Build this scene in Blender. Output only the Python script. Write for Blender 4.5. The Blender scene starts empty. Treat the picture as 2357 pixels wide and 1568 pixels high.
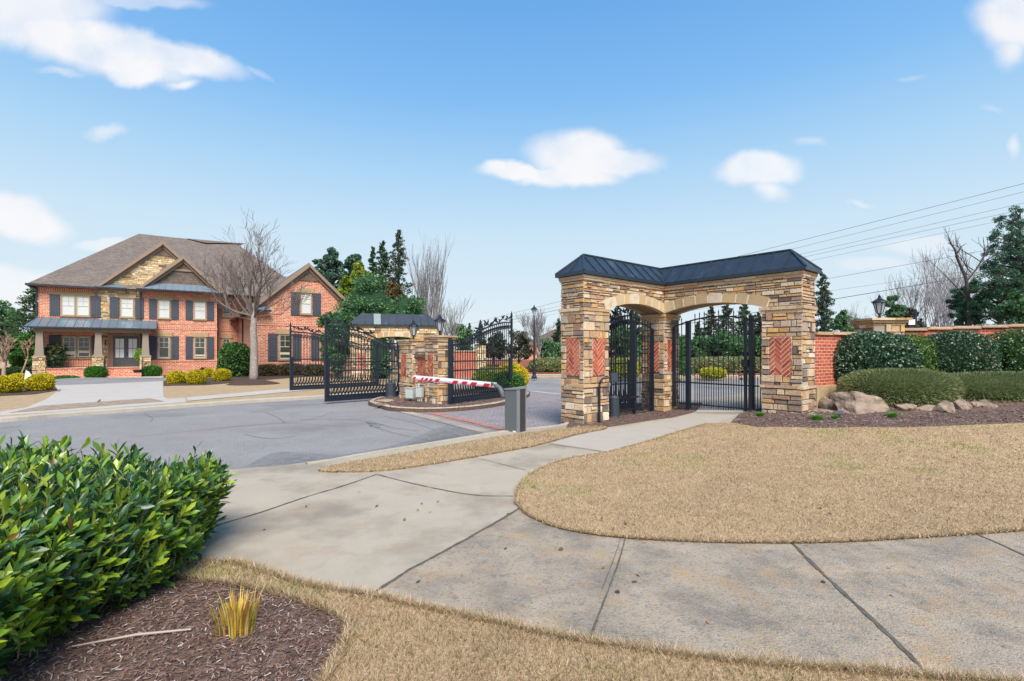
import bpy, bmesh, math, random
import numpy as np
from mathutils import Vector, Matrix

# ------------------------------------------------------------------ camera, sky, sun, exposure
SC = bpy.context.scene
F, CX, HZ, ZC = 1145.0, 1178.0, 809.0, 1.7      # focal length, centre and horizon in a 2356 px wide frame; eye height
cam = bpy.data.cameras.new('camera'); camo = bpy.data.objects.new('camera', cam)
SC.collection.objects.link(camo); SC.camera = camo
cam.sensor_width = 36; cam.lens = 36 * F / 2356; cam.shift_y = (HZ - 784) / 2356
cam.clip_start = 0.05; cam.clip_end = 3000
camo.location = (0, 0, ZC); camo.rotation_euler = (math.radians(90), 0, 0)
SC.view_settings.view_transform = 'Standard'; SC.view_settings.look = 'None'
SC.view_settings.exposure = 1.2; SC.view_settings.gamma = 1; SC.view_settings.use_curve_mapping = False
SC.cycles.max_bounces = 6; SC.cycles.diffuse_bounces = 3; SC.cycles.transparent_max_bounces = 8
SC.cycles.use_denoising = True

SUN_EL, SUN_AZ = math.radians(50), math.radians(168)    # azimuth clockwise from +Y: behind the camera, a little right
sun = bpy.data.lights.new('sun', 'SUN'); sun.energy = 2.6; sun.angle = math.radians(32); sun.color = (1, .93, .84)
suno = bpy.data.objects.new('sun', sun); SC.collection.objects.link(suno)
sd = Vector((math.sin(SUN_AZ) * math.cos(SUN_EL), math.cos(SUN_AZ) * math.cos(SUN_EL), math.sin(SUN_EL)))
suno.rotation_euler = sd.to_track_quat('Z', 'Y').to_euler()

def world():
    w = bpy.data.worlds.new('World'); SC.world = w; w.use_nodes = True
    nt = w.node_tree; N = nt.nodes; L = nt.links; N.clear()
    def nd(t, **k):
        n = N.new(t)
        for a, b in k.items(): setattr(n, a, b)
        return n
    def math_(op, a, b=None, c=None, clamp=False):
        n = nd('ShaderNodeMath', operation=op, use_clamp=clamp)
        for i, v in enumerate((a, b, c)):
            if v is None: continue
            if hasattr(v, 'name'): L.new(v, n.inputs[i])
            else: n.inputs[i].default_value = v
        return n.outputs[0]
    tc = nd('ShaderNodeTexCoord'); sep = nd('ShaderNodeSeparateXYZ'); L.new(tc.outputs['Generated'], sep.inputs[0])
    x, y, z = sep.outputs
    ym = math_('MAXIMUM', y, .05)
    px = math_('DIVIDE', x, ym); pz = math_('DIVIDE', z, ym)
    cmb = nd('ShaderNodeCombineXYZ'); L.new(px, cmb.inputs[0]); L.new(pz, cmb.inputs[1])
    nz = nd('ShaderNodeTexNoise'); nz.inputs['Scale'].default_value = 6; nz.inputs['Detail'].default_value = 9; nz.inputs['Roughness'].default_value = .55
    L.new(cmb.outputs[0], nz.inputs['Vector'])
    sub = nd('ShaderNodeVectorMath', operation='SUBTRACT'); L.new(nz.outputs['Color'], sub.inputs[0]); sub.inputs[1].default_value = (.5, .5, .5)
    scl = nd('ShaderNodeVectorMath', operation='SCALE'); L.new(sub.outputs[0], scl.inputs[0]); scl.inputs['Scale'].default_value = .078
    add = nd('ShaderNodeVectorMath', operation='ADD'); L.new(cmb.outputs[0], add.inputs[0]); L.new(scl.outputs[0], add.inputs[1])
    clouds = [(230, 100, 300, 80, -14, 1), (400, 118, 210, 48, -20, 1), (70, 35, 230, 85, 8, .9), (325, 160, 100, 42, 0, 1), (425, 187, 55, 18, 0, .9), (590, 175, 60, 12, -28, .3),
              (140, 158, 80, 14, -5, .45), (240, 296, 66, 22, 3, .75), (20, 498, 175, 62, -10, 1), (250, 562, 110, 18, 0, .6), (0, 660, 190, 62, 0, .9),
              (1335, 352, 150, 72, 0, 1.1), (1425, 365, 118, 46, 0, 1.1), (1180, 398, 110, 26, 0, 1.05), (1300, 402, 165, 34, 2, 1.1),
              (1750, 398, 125, 50, 0, .85), (1770, 445, 70, 32, -15, .8), (1860, 334, 42, 16, 0, .4), (2355, 45, 150, 95, 0, 1.2), (2320, 115, 60, 55, 60, .9),
              (2335, 330, 17, 40, 0, .6), (2110, 565, 110, 30, 0, .5), (2000, 612, 100, 22, 0, .4), (1985, 461, 42, 10, 0, .45), (2095, 185, 45, 9, 0, .25), (2278, 250, 40, 10, 0, .25), (300, -5, 200, 22, -4, .5)]
    acc = None
    for (u, v, rx, ry, rot, op) in clouds:
        m = nd('ShaderNodeMapping', vector_type='TEXTURE')
        m.inputs['Location'].default_value = ((u - CX) / F, (HZ - v) / F, 0)
        m.inputs['Rotation'].default_value = (0, 0, math.radians(rot))
        m.inputs['Scale'].default_value = (rx / F, ry / F, 1)
        L.new(add.outputs[0], m.inputs['Vector'])
        ln = nd('ShaderNodeVectorMath', operation='LENGTH'); L.new(m.outputs[0], ln.inputs[0])
        d = math_('SUBTRACT', 1.0, ln.outputs['Value'], clamp=True)
        mr = nd('ShaderNodeMapRange', interpolation_type='SMOOTHSTEP'); L.new(d, mr.inputs[0])
        mr.inputs[1].default_value = 0; mr.inputs[2].default_value = .5 if rx > 90 else .95; mr.inputs[3].default_value = 0; mr.inputs[4].default_value = min(op, 1)
        acc = mr.outputs[0] if acc is None else math_('MAXIMUM', acc, mr.outputs[0])
    acc = math_('MULTIPLY', acc, math_('GREATER_THAN', y, .05))
    n2 = nd('ShaderNodeTexNoise'); n2.inputs['Scale'].default_value = 9; n2.inputs['Detail'].default_value = 6; L.new(cmb.outputs[0], n2.inputs['Vector'])
    rg = nd('ShaderNodeMapRange'); L.new(n2.outputs[0], rg.inputs[0]); rg.inputs[1].default_value = .32; rg.inputs[2].default_value = .56; rg.inputs[3].default_value = .70; rg.inputs[4].default_value = 1
    alpha = math_('MULTIPLY', acc, rg.outputs[0])
    # clear air: pale at the horizon, blue overhead, on the direction only
    ramp = nd('ShaderNodeValToRGB'); L.new(z, ramp.inputs[0]); cr = ramp.color_ramp
    pts = [(0.0, (.86, .94, .99)), (.10, (.76, .90, .99)), (.22, (.66, .85, 1.0)), (.33, (.46, .73, 1.0)), (.45, (.25, .56, .98)), (.60, (.15, .42, .88)), (1, (.14, .34, .74))]
    while len(cr.elements) < len(pts): cr.elements.new(.5)
    for e, (p, c) in zip(cr.elements, pts): e.position = p; e.color = (*c, 1)
    sky = nd('ShaderNodeTexSky', sky_type='NISHITA', sun_disc=False, sun_elevation=SUN_EL, sun_rotation=SUN_AZ)
    sk = nd('ShaderNodeVectorMath', operation='SCALE'); L.new(sky.outputs[0], sk.inputs[0]); sk.inputs['Scale'].default_value = .075
    mx = nd('ShaderNodeMix', data_type='RGBA'); mx.inputs[0].default_value = .9; L.new(sk.outputs[0], mx.inputs[6]); L.new(ramp.outputs[0], mx.inputs[7])
    n3 = nd('ShaderNodeTexNoise'); n3.inputs['Scale'].default_value = 4; L.new(cmb.outputs[0], n3.inputs['Vector'])
    cc = nd('ShaderNodeMix', data_type='RGBA'); L.new(n3.outputs[0], cc.inputs[0]); cc.inputs[6].default_value = (.84, .86, .93, 1); cc.inputs[7].default_value = (1.06, 1.05, 1.04, 1)
    mc = nd('ShaderNodeMix', data_type='RGBA'); L.new(alpha, mc.inputs[0]); L.new(mx.outputs[2], mc.inputs[6]); L.new(cc.outputs[2], mc.inputs[7])
    bg = nd('ShaderNodeBackground'); L.new(mc.outputs[2], bg.inputs[0]); bg.inputs[1].default_value = .43
    out = nd('ShaderNodeOutputWorld'); L.new(bg.outputs[0], out.inputs[0])
world()

# ------------------------------------------------------------------ helpers
rng = np.random.default_rng(7); random.seed(7)
R = random.uniform
def ss(t):
    t = min(1, max(0, t)); return t * t * (3 - 2 * t)
def H(x, y):
    """height of the raised land: a mound towards the wall on one side, a dip towards the house on the other"""
    r = .33 * ss((x - 3.5) / 3.5) * ss((y - 6) / 5) * (1 - ss((y - 14.5) / 4)) + .05 * max(0, min(x, 16) - 7) * ss((y - 7) / 3) * (1 - ss((y - 14.5) / 4))
    r += .42 * ss((x - 6.9) / 1.0) * ss((y - 10.3) / 1.1) * (1 - ss((y - 14.5) / 4))
    return r - .3 * ss((-x - 15) / 12) * ss((y - 18) / 18)
def P(U, V, off=0.0):
    z = off
    for _ in range(14):
        Y = (ZC - z) * F / (V - HZ); X = (U - CX) / F * Y; z = .5 * z + .5 * (H(X, Y) + off)
    return (X, Y)
def D(U, V, Y): return Vector(((U - CX) / F * Y, Y, ZC - (V - HZ) / F * Y))

XF = {}
def tag(o, label=None, cat=None, group=None, kind=None):
    if label: o['label'] = label
    if cat: o['category'] = cat
    if group: o['group'] = group
    if kind: o['kind'] = kind
    return o
def thing(name, label, cat, loc=(0, 0, 0), rz=0, group=None):
    o = bpy.data.objects.new(name, None); SC.collection.objects.link(o)
    o.location = loc; o.rotation_euler = (0, 0, rz); o.empty_display_size = .2
    XF[o.name] = Matrix.Translation(Vector(loc)) @ Matrix.Rotation(rz, 4, 'Z')
    return tag(o, label, cat, group)
def copy_tree(o, parent=None):
    c = o.copy(); SC.collection.objects.link(c); c.parent = parent
    for ch in list(o.children): copy_tree(ch, c)
    return c

class MB:
    """collects polygons; build() links them as one mesh object"""
    def __init__(s): s.v = []; s.f = []; s.n = 0; s.M = None
    def add(s, V, Fc, mat=0, col=None, M=None):
        V = np.asarray(V, float).reshape(-1, 3); M = M or s.M
        if M is not None:
            A = np.array(M); V = V @ A[:3, :3].T + A[:3, 3]
        Fc = [np.asarray(Fc, int)] if isinstance(Fc, np.ndarray) else Fc
        if isinstance(Fc, list) and Fc and not isinstance(Fc[0], np.ndarray):
            by = {}
            for f in Fc: by.setdefault(len(f), []).append(f)
            Fc = [np.array(q, int) for q in by.values()]
        for q in Fc:
            c = None if col is None else np.broadcast_to(np.asarray(col, float), (len(q), 3))
            s.f.append((q + s.n, mat, c))
        s.v.append(V); s.n += len(V)
    def box(s, c, d, rz=0, mat=0, col=None, M=None, taper=1):
        x, y, z = d[0] / 2, d[1] / 2, d[2] / 2
        V = np.array([(-x, -y, -z), (x, -y, -z), (x, y, -z), (-x, y, -z), (-x * taper, -y * taper, z), (x * taper, -y * taper, z), (x * taper, y * taper, z), (-x * taper, y * taper, z)])
        ca, sa = math.cos(rz), math.sin(rz)
        V = V @ np.array([[ca, sa, 0], [-sa, ca, 0], [0, 0, 1]]) + np.array(c)
        s.add(V, [(0, 3, 2, 1), (4, 5, 6, 7), (0, 1, 5, 4), (1, 2, 6, 5), (2, 3, 7, 6), (3, 0, 4, 7)], mat, col, M)
    def lohi(s, a, b, mat=0, col=None, M=None):
        s.box([(p + q) / 2 for p, q in zip(a, b)], [abs(q - p) for p, q in zip(a, b)], 0, mat, col, M)
    def bar(s, a, b, w, h=None, mat=0, col=None, M=None):
        """square bar from a to b"""
        a, b = Vector(a), Vector(b); d = b - a; L = d.length
        if L < 1e-6: return
        q = d.to_track_quat('X', 'Z').to_matrix(); h = h or w; V = []
        for x in (0, L):
            for (y, z) in ((-w / 2, -h / 2), (w / 2, -h / 2), (w / 2, h / 2), (-w / 2, h / 2)): V.append(a + q @ Vector((x, y, z)))
        s.add([tuple(p) for p in V], [(0, 3, 2, 1), (4, 5, 6, 7), (0, 1, 5, 4), (1, 2, 6, 5), (2, 3, 7, 6), (3, 0, 4, 7)], mat, col, M)
    def tube(s, pts, rad, n=6, mat=0, col=None, cap=True, M=None):
        pts = [Vector(p) for p in pts]; m = len(pts)
        rad = [rad] * m if not hasattr(rad, '__len__') else rad
        V = []; up = Vector((.31, .17, .93))
        for i, p in enumerate(pts):
            t = (pts[min(i + 1, m - 1)] - pts[max(i - 1, 0)])
            if t.length < 1e-9: t = Vector((0, 0, 1))
            t.normalize(); a = t.cross(up)
            if a.length < .1: a = t.cross(Vector((1, 0, 0)))
            a.normalize(); b = t.cross(a)
            for k in range(n):
                w = 2 * math.pi * k / n; V.append(p + (a * math.cos(w) + b * math.sin(w)) * rad[i])
        Fc = [(i * n + k, i * n + (k + 1) % n, (i + 1) * n + (k + 1) % n, (i + 1) * n + k) for i in range(m - 1) for k in range(n)]
        if cap: Fc += [tuple(range(n))[::-1], tuple(range((m - 1) * n, m * n))]
        s.add([tuple(p) for p in V], Fc, mat, col, M)
    def lathe(s, c, prof, n=16, mat=0, col=None, M=None):
        s_ = []
        for (r, z) in prof:
            for k in range(n):
                w = 2 * math.pi * (k + .5) / n; s_.append((c[0] + r * math.cos(w), c[1] + r * math.sin(w), c[2] + z))
        m = len(prof)
        Fc = [(i * n + k, i * n + (k + 1) % n, (i + 1) * n + (k + 1) % n, (i + 1) * n + k) for i in range(m - 1) for k in range(n)]
        Fc += [tuple(range(n))[::-1], tuple(range((m - 1) * n, m * n))]
        s.add(s_, Fc, mat, col, M)
    def prism(s, pts, d, mat=0, col=None, M=None):
        """polygon pts extruded by vector d"""
        k = len(pts); V = [tuple(p) for p in pts] + [tuple(Vector(p) + Vector(d)) for p in pts]
        s.add(V, [tuple(range(k))[::-1], tuple(range(k, 2 * k))] + [(i, (i + 1) % k, k + (i + 1) % k, k + i) for i in range(k)], mat, col, M)
    def quad(s, a, b, c, d, mat=0, col=None, M=None): s.add([a, b, c, d], [(0, 1, 2, 3)], mat, col, M)
    def build(s, name, mats, parent=None, world=False, smooth=False, origin=None):
        V = np.concatenate(s.v) if s.v else np.zeros((0, 3))
        if world and parent is not None:
            A = np.array(XF[parent.name].inverted()); V = V @ A[:3, :3].T + A[:3, 3]
        loc = (0, 0, 0)
        if origin is None and parent is None and len(V):
            lo, hi = V.min(0), V.max(0); origin = ((lo[0] + hi[0]) / 2, (lo[1] + hi[1]) / 2, lo[2])
        if origin is not None: V = V - np.array(origin); loc = origin
        me = bpy.data.meshes.new(name)
        tot = sum(q.size for q, _, _ in s.f); nf = sum(len(q) for q, _, _ in s.f)
        me.vertices.add(len(V)); me.vertices.foreach_set('co', V.astype(np.float32).ravel())
        me.loops.add(tot); me.polygons.add(nf)
        me.loops.foreach_set('vertex_index', np.concatenate([q.ravel() for q, _, _ in s.f]).astype(np.int32))
        cnt = np.concatenate([np.full(len(q), q.shape[1]) for q, _, _ in s.f])
        me.polygons.foreach_set('loop_start', (np.cumsum(cnt) - cnt).astype(np.int32))
        me.polygons.foreach_set('material_index', np.concatenate([np.full(len(q), m) for q, m, _ in s.f]).astype(np.int32))
        me.polygons.foreach_set('use_smooth', np.full(nf, bool(smooth)))
        if any(c is not None for _, _, c in s.f):
            ca = me.color_attributes.new('Col', 'FLOAT_COLOR', 'CORNER')
            cols = []
            for q, _, c in s.f:
                c = np.ones((len(q), 3)) if c is None else c
                cols.append(np.repeat(np.c_[c, np.ones(len(c))], q.shape[1], 0))
            ca.data.foreach_set('color', np.concatenate(cols).astype(np.float32).ravel())
        me.update(calc_edges=True)
        for m in (mats if isinstance(mats, (list, tuple)) else [mats]): me.materials.append(m)
        o = bpy.data.objects.new(name, me); SC.collection.objects.link(o); o.location = loc
        if parent is not None: o.parent = parent
        return o

# ------------------------------------------------------------------ materials
MC = {}
def mat(name, col=(.5, .5, .5), rough=.7, metal=0, var=.15, scale=8, col2=None, bump=0, bscale=40, attr=False, trans=0, spec=.5, coat=0, blotch=None, emit=0):
    """principled surface; colour broken up by noise, optional vertex tint, bump and blotches of a second colour"""
    if name in MC: return MC[name]
    m = bpy.data.materials.new(name); m.use_nodes = True; nt = m.node_tree; N = nt.nodes; L = nt.links; N.clear()
    out = N.new('ShaderNodeOutputMaterial'); b = N.new('ShaderNodeBsdfPrincipled')
    b.inputs['Roughness'].default_value = rough; b.inputs['Metallic'].default_value = metal; b.inputs['Specular IOR Level'].default_value = spec
    if coat: b.inputs['Coat Weight'].default_value = coat
    tc = N.new('ShaderNodeTexCoord')
    n1 = N.new('ShaderNodeTexNoise'); n1.inputs['Scale'].default_value = scale; n1.inputs['Detail'].default_value = 8; n1.inputs['Roughness'].default_value = .65
    L.new(tc.outputs['Object'], n1.inputs['Vector'])
    mr = N.new('ShaderNodeMapRange'); L.new(n1.outputs[0], mr.inputs[0]); mr.inputs[1].default_value = .25; mr.inputs[2].default_value = .75; mr.inputs[3].default_value = 0; mr.inputs[4].default_value = 1
    mx = N.new('ShaderNodeMix'); mx.data_type = 'RGBA'; L.new(mr.outputs[0], mx.inputs[0])
    c2 = col2 or tuple(min(1, c * (1 + var)) for c in col); c1 = tuple(c * (1 - var) for c in col) if not col2 else col
    mx.inputs[6].default_value = (*c1, 1); mx.inputs[7].default_value = (*c2, 1)
    last = mx.outputs[2]
    for (bc, bs, lo, hi, st) in (blotch or []):
        n2 = N.new('ShaderNodeTexNoise'); n2.inputs['Scale'].default_value = bs; n2.inputs['Detail'].default_value = 9; n2.inputs['Roughness'].default_value = .62
        ad = N.new('ShaderNodeVectorMath'); ad.operation = 'ADD'; ad.inputs[1].default_value = (bs * 3.1, lo * 50, 5); L.new(tc.outputs['Object'], ad.inputs[0]); L.new(ad.outputs[0], n2.inputs['Vector'])
        r2 = N.new('ShaderNodeMapRange'); L.new(n2.outputs[0], r2.inputs[0]); r2.inputs[1].default_value = lo; r2.inputs[2].default_value = hi; r2.inputs[3].default_value = 0; r2.inputs[4].default_value = st
        m2 = N.new('ShaderNodeMix'); m2.data_type = 'RGBA'; L.new(r2.outputs[0], m2.inputs[0]); L.new(last, m2.inputs[6]); m2.inputs[7].default_value = (*bc, 1); last = m2.outputs[2]
    if attr:
        at = N.new('ShaderNodeAttribute'); at.attribute_name = 'Col'
        mm = N.new('ShaderNodeMix'); mm.data_type = 'RGBA'; mm.blend_type = 'MULTIPLY'; mm.inputs[0].default_value = 1
        L.new(last, mm.inputs[6]); L.new(at.outputs['Color'], mm.inputs[7]); last = mm.outputs[2]
    L.new(last, b.inputs['Base Color'])
    if bump:
        nb = N.new('ShaderNodeTexNoise'); nb.inputs['Scale'].default_value = bscale; nb.inputs['Detail'].default_value = 6; L.new(tc.outputs['Object'], nb.inputs['Vector'])
        bp = N.new('ShaderNodeBump'); bp.inputs['Strength'].default_value = bump; bp.inputs['Distance'].default_value = .02; L.new(nb.outputs[0], bp.inputs['Height']); L.new(bp.outputs[0], b.inputs['Normal'])
    sh = b.outputs[0]
    if trans:
        t = N.new('ShaderNodeBsdfTranslucent'); L.new(last, t.inputs[0]); ms = N.new('ShaderNodeMixShader'); ms.inputs[0].default_value = trans
        L.new(sh, ms.inputs[1]); L.new(t.outputs[0], ms.inputs[2]); sh = ms.outputs[0]
    L.new(sh, out.inputs[0]); MC[name] = m
    return m
def brick_mat(name, c1, c2, mortar, bw, bh, ms, axis='x', rough=.85, squash=1.0, off=.5, bias=0.0, extra=None):
    """courses laid with the Brick Texture along local x (or y) and z"""
    if name in MC: return MC[name]
    m = bpy.data.materials.new(name); m.use_nodes = True; nt = m.node_tree; N = nt.nodes; L = nt.links
    b = N['Principled BSDF']; b.inputs['Roughness'].default_value = rough
    tc = N.new('ShaderNodeTexCoord'); sp = N.new('ShaderNodeSeparateXYZ'); L.new(tc.outputs['Object'], sp.inputs[0])
    cb = N.new('ShaderNodeCombineXYZ')
    a, c = {'x': (0, 2), 'y': (1, 2), 'flat': (0, 1), 'v': (2, 0)}[axis]
    L.new(sp.outputs[a], cb.inputs[0]); L.new(sp.outputs[c], cb.inputs[1])
    br = N.new('ShaderNodeTexBrick'); L.new(cb.outputs[0], br.inputs['Vector']); br.offset = off
    br.inputs['Color1'].default_value = (*c1, 1); br.inputs['Color2'].default_value = (*c2, 1); br.inputs['Mortar'].default_value = (*mortar, 1)
    br.inputs['Scale'].default_value = 1; br.inputs['Mortar Size'].default_value = ms; br.inputs['Mortar Smooth'].default_value = .3; br.inputs['Bias'].default_value = bias
    br.inputs['Brick Width'].default_value = bw; br.inputs['Row Height'].default_value = bh
    n = N.new('ShaderNodeTexNoise'); n.inputs['Scale'].default_value = 14; n.inputs['Detail'].default_value = 7; L.new(tc.outputs['Object'], n.inputs['Vector'])
    mr = N.new('ShaderNodeMapRange'); L.new(n.outputs[0], mr.inputs[0]); mr.inputs[1].default_value = .3; mr.inputs[2].default_value = .7; mr.inputs[3].default_value = .72; mr.inputs[4].default_value = 1.2
    mm = N.new('ShaderNodeMix'); mm.data_type = 'RGBA'; mm.blend_type = 'MULTIPLY'; mm.inputs[0].default_value = 1; L.new(br.outputs[0], mm.inputs[6]); L.new(mr.outputs[0], mm.inputs[7])
    last = mm.outputs[2]
    if extra:
        n2 = N.new('ShaderNodeTexNoise'); n2.inputs['Scale'].default_value = extra[1]; n2.inputs['Detail'].default_value = 6; L.new(tc.outputs['Object'], n2.inputs['Vector'])
        r2 = N.new('ShaderNodeMapRange'); L.new(n2.outputs[0], r2.inputs[0]); r2.inputs[1].default_value = extra[2]; r2.inputs[2].default_value = extra[3]; r2.inputs[4].default_value = extra[4]
        m2 = N.new('ShaderNodeMix'); m2.data_type = 'RGBA'; L.new(r2.outputs[0], m2.inputs[0]); L.new(last, m2.inputs[6]); m2.inputs[7].default_value = (*extra[0], 1); last = m2.outputs[2]
    L.new(last, b.inputs['Base Color'])
    bp = N.new('ShaderNodeBump'); bp.inputs['Strength'].default_value = .35; bp.inputs['Distance'].default_value = .01; bp.invert = True; L.new(br.outputs['Fac'], bp.inputs['Height']); L.new(bp.outputs[0], b.inputs['Normal'])
    MC[name] = m
    return m

ASPHALT = mat('asphalt', (.23, .208, .19), .9, var=.14, scale=1.2, bump=.6, bscale=90, blotch=[((.31, .32, .35), 45, .48, .60, .8), ((.07, .07, .08), 80, .56, .66, .85), ((.13, .125, .125), .35, .5, .68, .7), ((.28, .27, .27), .6, .5, .7, .6), ((.24, .20, .16), .22, .52, .7, .4)])
CONC = mat('concrete', (.385, .328, .252), .9, var=.07, scale=1.5, bump=.35, bscale=120, blotch=[((.20, .165, .125), .9, .47, .66, .8), ((.17, .155, .135), 70, .57, .70, .55), ((.42, .395, .36), 90, .58, .68, .5), ((.30, .20, .11), 1.7, .56, .72, .5)])
CONC_OLD = mat('old_concrete', (.36, .295, .222), .95, var=.2, scale=2.5, bump=.8, bscale=90, blotch=[((.15, .135, .115), 2.0, .45, .66, .7), ((.10, .095, .09), 45, .54, .64, .6), ((.42, .40, .36), 60, .57, .66, .5), ((.13, .12, .11), 9, .55, .68, .55), ((.42, .27, .13), 2.2, .53, .66, .5), ((.55, .28, .06), 22, .60, .655, .6)])
CONC_PALE = mat('pale_concrete', (.43, .39, .34), .85, var=.07, scale=1, bump=.2, bscale=60, blotch=[((.44, .43, .42), .6, .5, .75, .6)])
KERB = mat('kerb_concrete', (.42, .37, .29), .9, var=.2, scale=4, bump=.4, blotch=[((.28, .22, .14), 6, .5, .7, .6)])
JOINT = mat('joint', (.10, .085, .065), .95, var=.5, scale=30)
LAWN = mat('dry_lawn', (.41, .29, .165), .95, var=.25, scale=3, bump=1, bscale=60, blotch=[((.22, .13, .055), 40, .52, .64, .7), ((.52, .38, .20), 25, .56, .68, .6), ((.22, .22, .05), 1.3, .62, .8, .45)])
BLADE = mat('dry_blade', (1, 1, 1), .85, attr=True, var=.05, trans=.3)
MULCH = mat('mulch', (.14, .085, .06), .95, var=.4, scale=12, bump=1, bscale=50, blotch=[((.045, .028, .022), 30, .5, .6, .8), ((.24, .17, .14), 55, .58, .66, .7)])
CHIP = mat('wood_chip', (1, 1, 1), .9, attr=True, var=.25, scale=40)
SOIL = mat('bed_soil', (.065, .035, .022), .95, var=.4, scale=9, bump=1, bscale=25)
STRAW = mat('pine_straw', (.24, .065, .030), .95, var=.35, scale=5, bump=1, bscale=30)
STONE = mat('ledge_stone', (1, .93, .80), .88, attr=True, var=.22, scale=16, bump=.7, bscale=28, blotch=[((.45, .30, .16), 9, .56, .7, .5), ((.30, .27, .25), 13, .58, .72, .5)])
MORTAR = mat('stone_mortar', (.27, .19, .12), .95, var=.3, scale=10)
VOUS = mat('arch_stone', (1, 1, 1), .8, attr=True, var=.08, scale=6, bump=.2, bscale=20, blotch=[((.62, .40, .17), 3.5, .55, .72, .6)])
VMORT = mat('pale_mortar', (.68, .58, .44), .9, var=.1)
HBRICK = mat('panel_brick', (1, 1, 1), .85, attr=True, var=.18, scale=22, bump=.4)
HMORT = mat('white_mortar', (.76, .62, .50), .9, var=.15, scale=20)
METALROOF = mat('dark_metal_roof', (.022, .034, .050), .42, metal=.1, var=.2, scale=3, blotch=[((.09, .12, .15), 2.5, .55, .72, .5), ((.012, .02, .03), 6, .55, .7, .5)])
HMETAL = mat('grey_metal_roof', (.15, .195, .235), .42, metal=.25, var=.12, scale=2)
IRON = mat('black_iron', (.008, .011, .017), .5, metal=0, var=.25, scale=20)
IRONBLUE = mat('blue_black_iron', (.008, .014, .026), .45, metal=0, var=.25, scale=8)
GLASSW = mat('frosted_glass', (.62, .66, .70), .25, var=.08, scale=5, trans=.4)
FASCIA = mat('taupe_trim', (.27, .19, .135), .7, var=.08, scale=4)
COLUMN = mat('taupe_column', (.27, .215, .165), .65, var=.05)
SHUT = mat('blue_grey_shutter', (.058, .065, .083), .6, var=.12, scale=6)
DOORM = mat('door_grey', (.075, .082, .088), .5, var=.08)
WFRAME = mat('window_frame_tan', (.34, .26, .17), .6, var=.08)
WWHITE = mat('window_sash_cream', (.60, .54, .42), .6, var=.05)
BLIND = mat('white_blind_pane', (.60, .62, .60), .18, var=.06, scale=2, coat=.5)
DARKPANE = mat('dark_pane', (.055, .062, .045), .12, var=.5, scale=1.5, coat=.5)
GUTTER = mat('dark_gutter', (.022, .026, .034), .5, var=.1)
HSTONE_L = mat('lintel_stone', (.42, .29, .155), .85, var=.18, scale=6, bump=.4)
SHINGLE = brick_mat('roof_shingle', (.135, .105, .088), (.185, .150, .125), (.085, .066, .055), .28, .14, .012, 'x', bias=.1, extra=((.24, .20, .17), 1.2, .55, .8, .4))
SHINGLE_Y = brick_mat('roof_shingle_side', (.135, .105, .088), (.185, .150, .125), (.085, .066, .055), .28, .14, .012, 'y', bias=.1, extra=((.24, .20, .17), 1.2, .55, .8, .4))
BR = dict(c1=(.51, .10, .038), c2=(.62, .20, .09), mortar=(.70, .50, .38))
BRICK = brick_mat('house_brick', BR['c1'], BR['c2'], BR['mortar'], .30, .115, .017, 'x', extra=((.74, .52, .40), 6, .55, .66, .55))
BRICK_Y = brick_mat('house_brick_side', BR['c1'], BR['c2'], BR['mortar'], .30, .115, .017, 'y', extra=((.74, .52, .40), 6, .55, .66, .55))
SOLDIER = brick_mat('soldier_brick', BR['c1'], BR['c2'], BR['mortar'], .30, .13, .02, 'v', off=0)
WBRICK = brick_mat('wall_brick', (.40, .055, .022), (.52, .105, .045), (.58, .38, .28), .215, .075, .009, 'x')
WBRICK_Y = brick_mat('wall_brick_side', (.40, .055, .022), (.52, .105, .045), (.58, .38, .28), .215, .075, .009, 'y')
PAVER = brick_mat('paver', (.22, .20, .215), (.30, .255, .25), (.13, .12, .12), .22, .11, .008, 'flat', extra=((.36, .24, .21), .7, .5, .75, .4))
REDPAVE = brick_mat('red_paver', (.40, .12, .07), (.50, .19, .12), (.36, .25, .2), .22, .11, .008, 'flat')
SHAKE = brick_mat('cedar_shake', (.13, .095, .075), (.20, .15, .12), (.05, .04, .03), .16, .2, .008, 'x')
LOUVER = brick_mat('louver', (.24, .165, .12), (.26, .18, .13), (.08, .05, .035), 3, .09, .03, 'x')
ROCK = mat('boulder', (.29, .215, .16), .9, var=.3, scale=5, bump=1, bscale=14, blotch=[((.16, .125, .10), 4, .5, .66, .8), ((.50, .42, .33), 8, .57, .7, .6)])
BARKG = mat('grey_bark', (.30, .25, .215), .9, var=.35, scale=9, bump=.8, bscale=18, blotch=[((.48, .43, .38), 7, .55, .66, .7), ((.12, .09, .075), 14, .58, .7, .6)])
BARKB = mat('brown_bark', (.10, .08, .07), .9, var=.3, scale=6)
TWIG = mat('red_brown_twig', (.16, .085, .070), .9, var=.3)
TWIGG = mat('pale_twig', (.20, .19, .19), .9, var=.3)
PLASTIC = mat('dark_plastic', (.034, .045, .060), .5, var=.12, scale=4)
CABG = mat('cabinet_grey', (.105, .115, .12), .6, var=.05, scale=3)
CABL = mat('cabinet_silver', (.21, .22, .22), .5, var=.05)
CABD = mat('cabinet_dark', (.04, .04, .043), .45, var=.08)
ARMW = mat('arm_white', (.74, .72, .73), .4, var=.04)
ARMR = mat('arm_red', (.50, .015, .035), .4, var=.15, scale=20)
UTIL = mat('utility_grey', (.47, .50, .47), .5, var=.05)
WIREM = mat('cable', (.10, .10, .11), .7)
FLASH = mat('utility_pole', (.14, .10, .07), .9)
def leafmat(name, rough=.5, trans=.3, spec=.5): return mat(name, (1, 1, 1), rough, attr=True, var=.12, scale=6, trans=trans, spec=spec)
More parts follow.
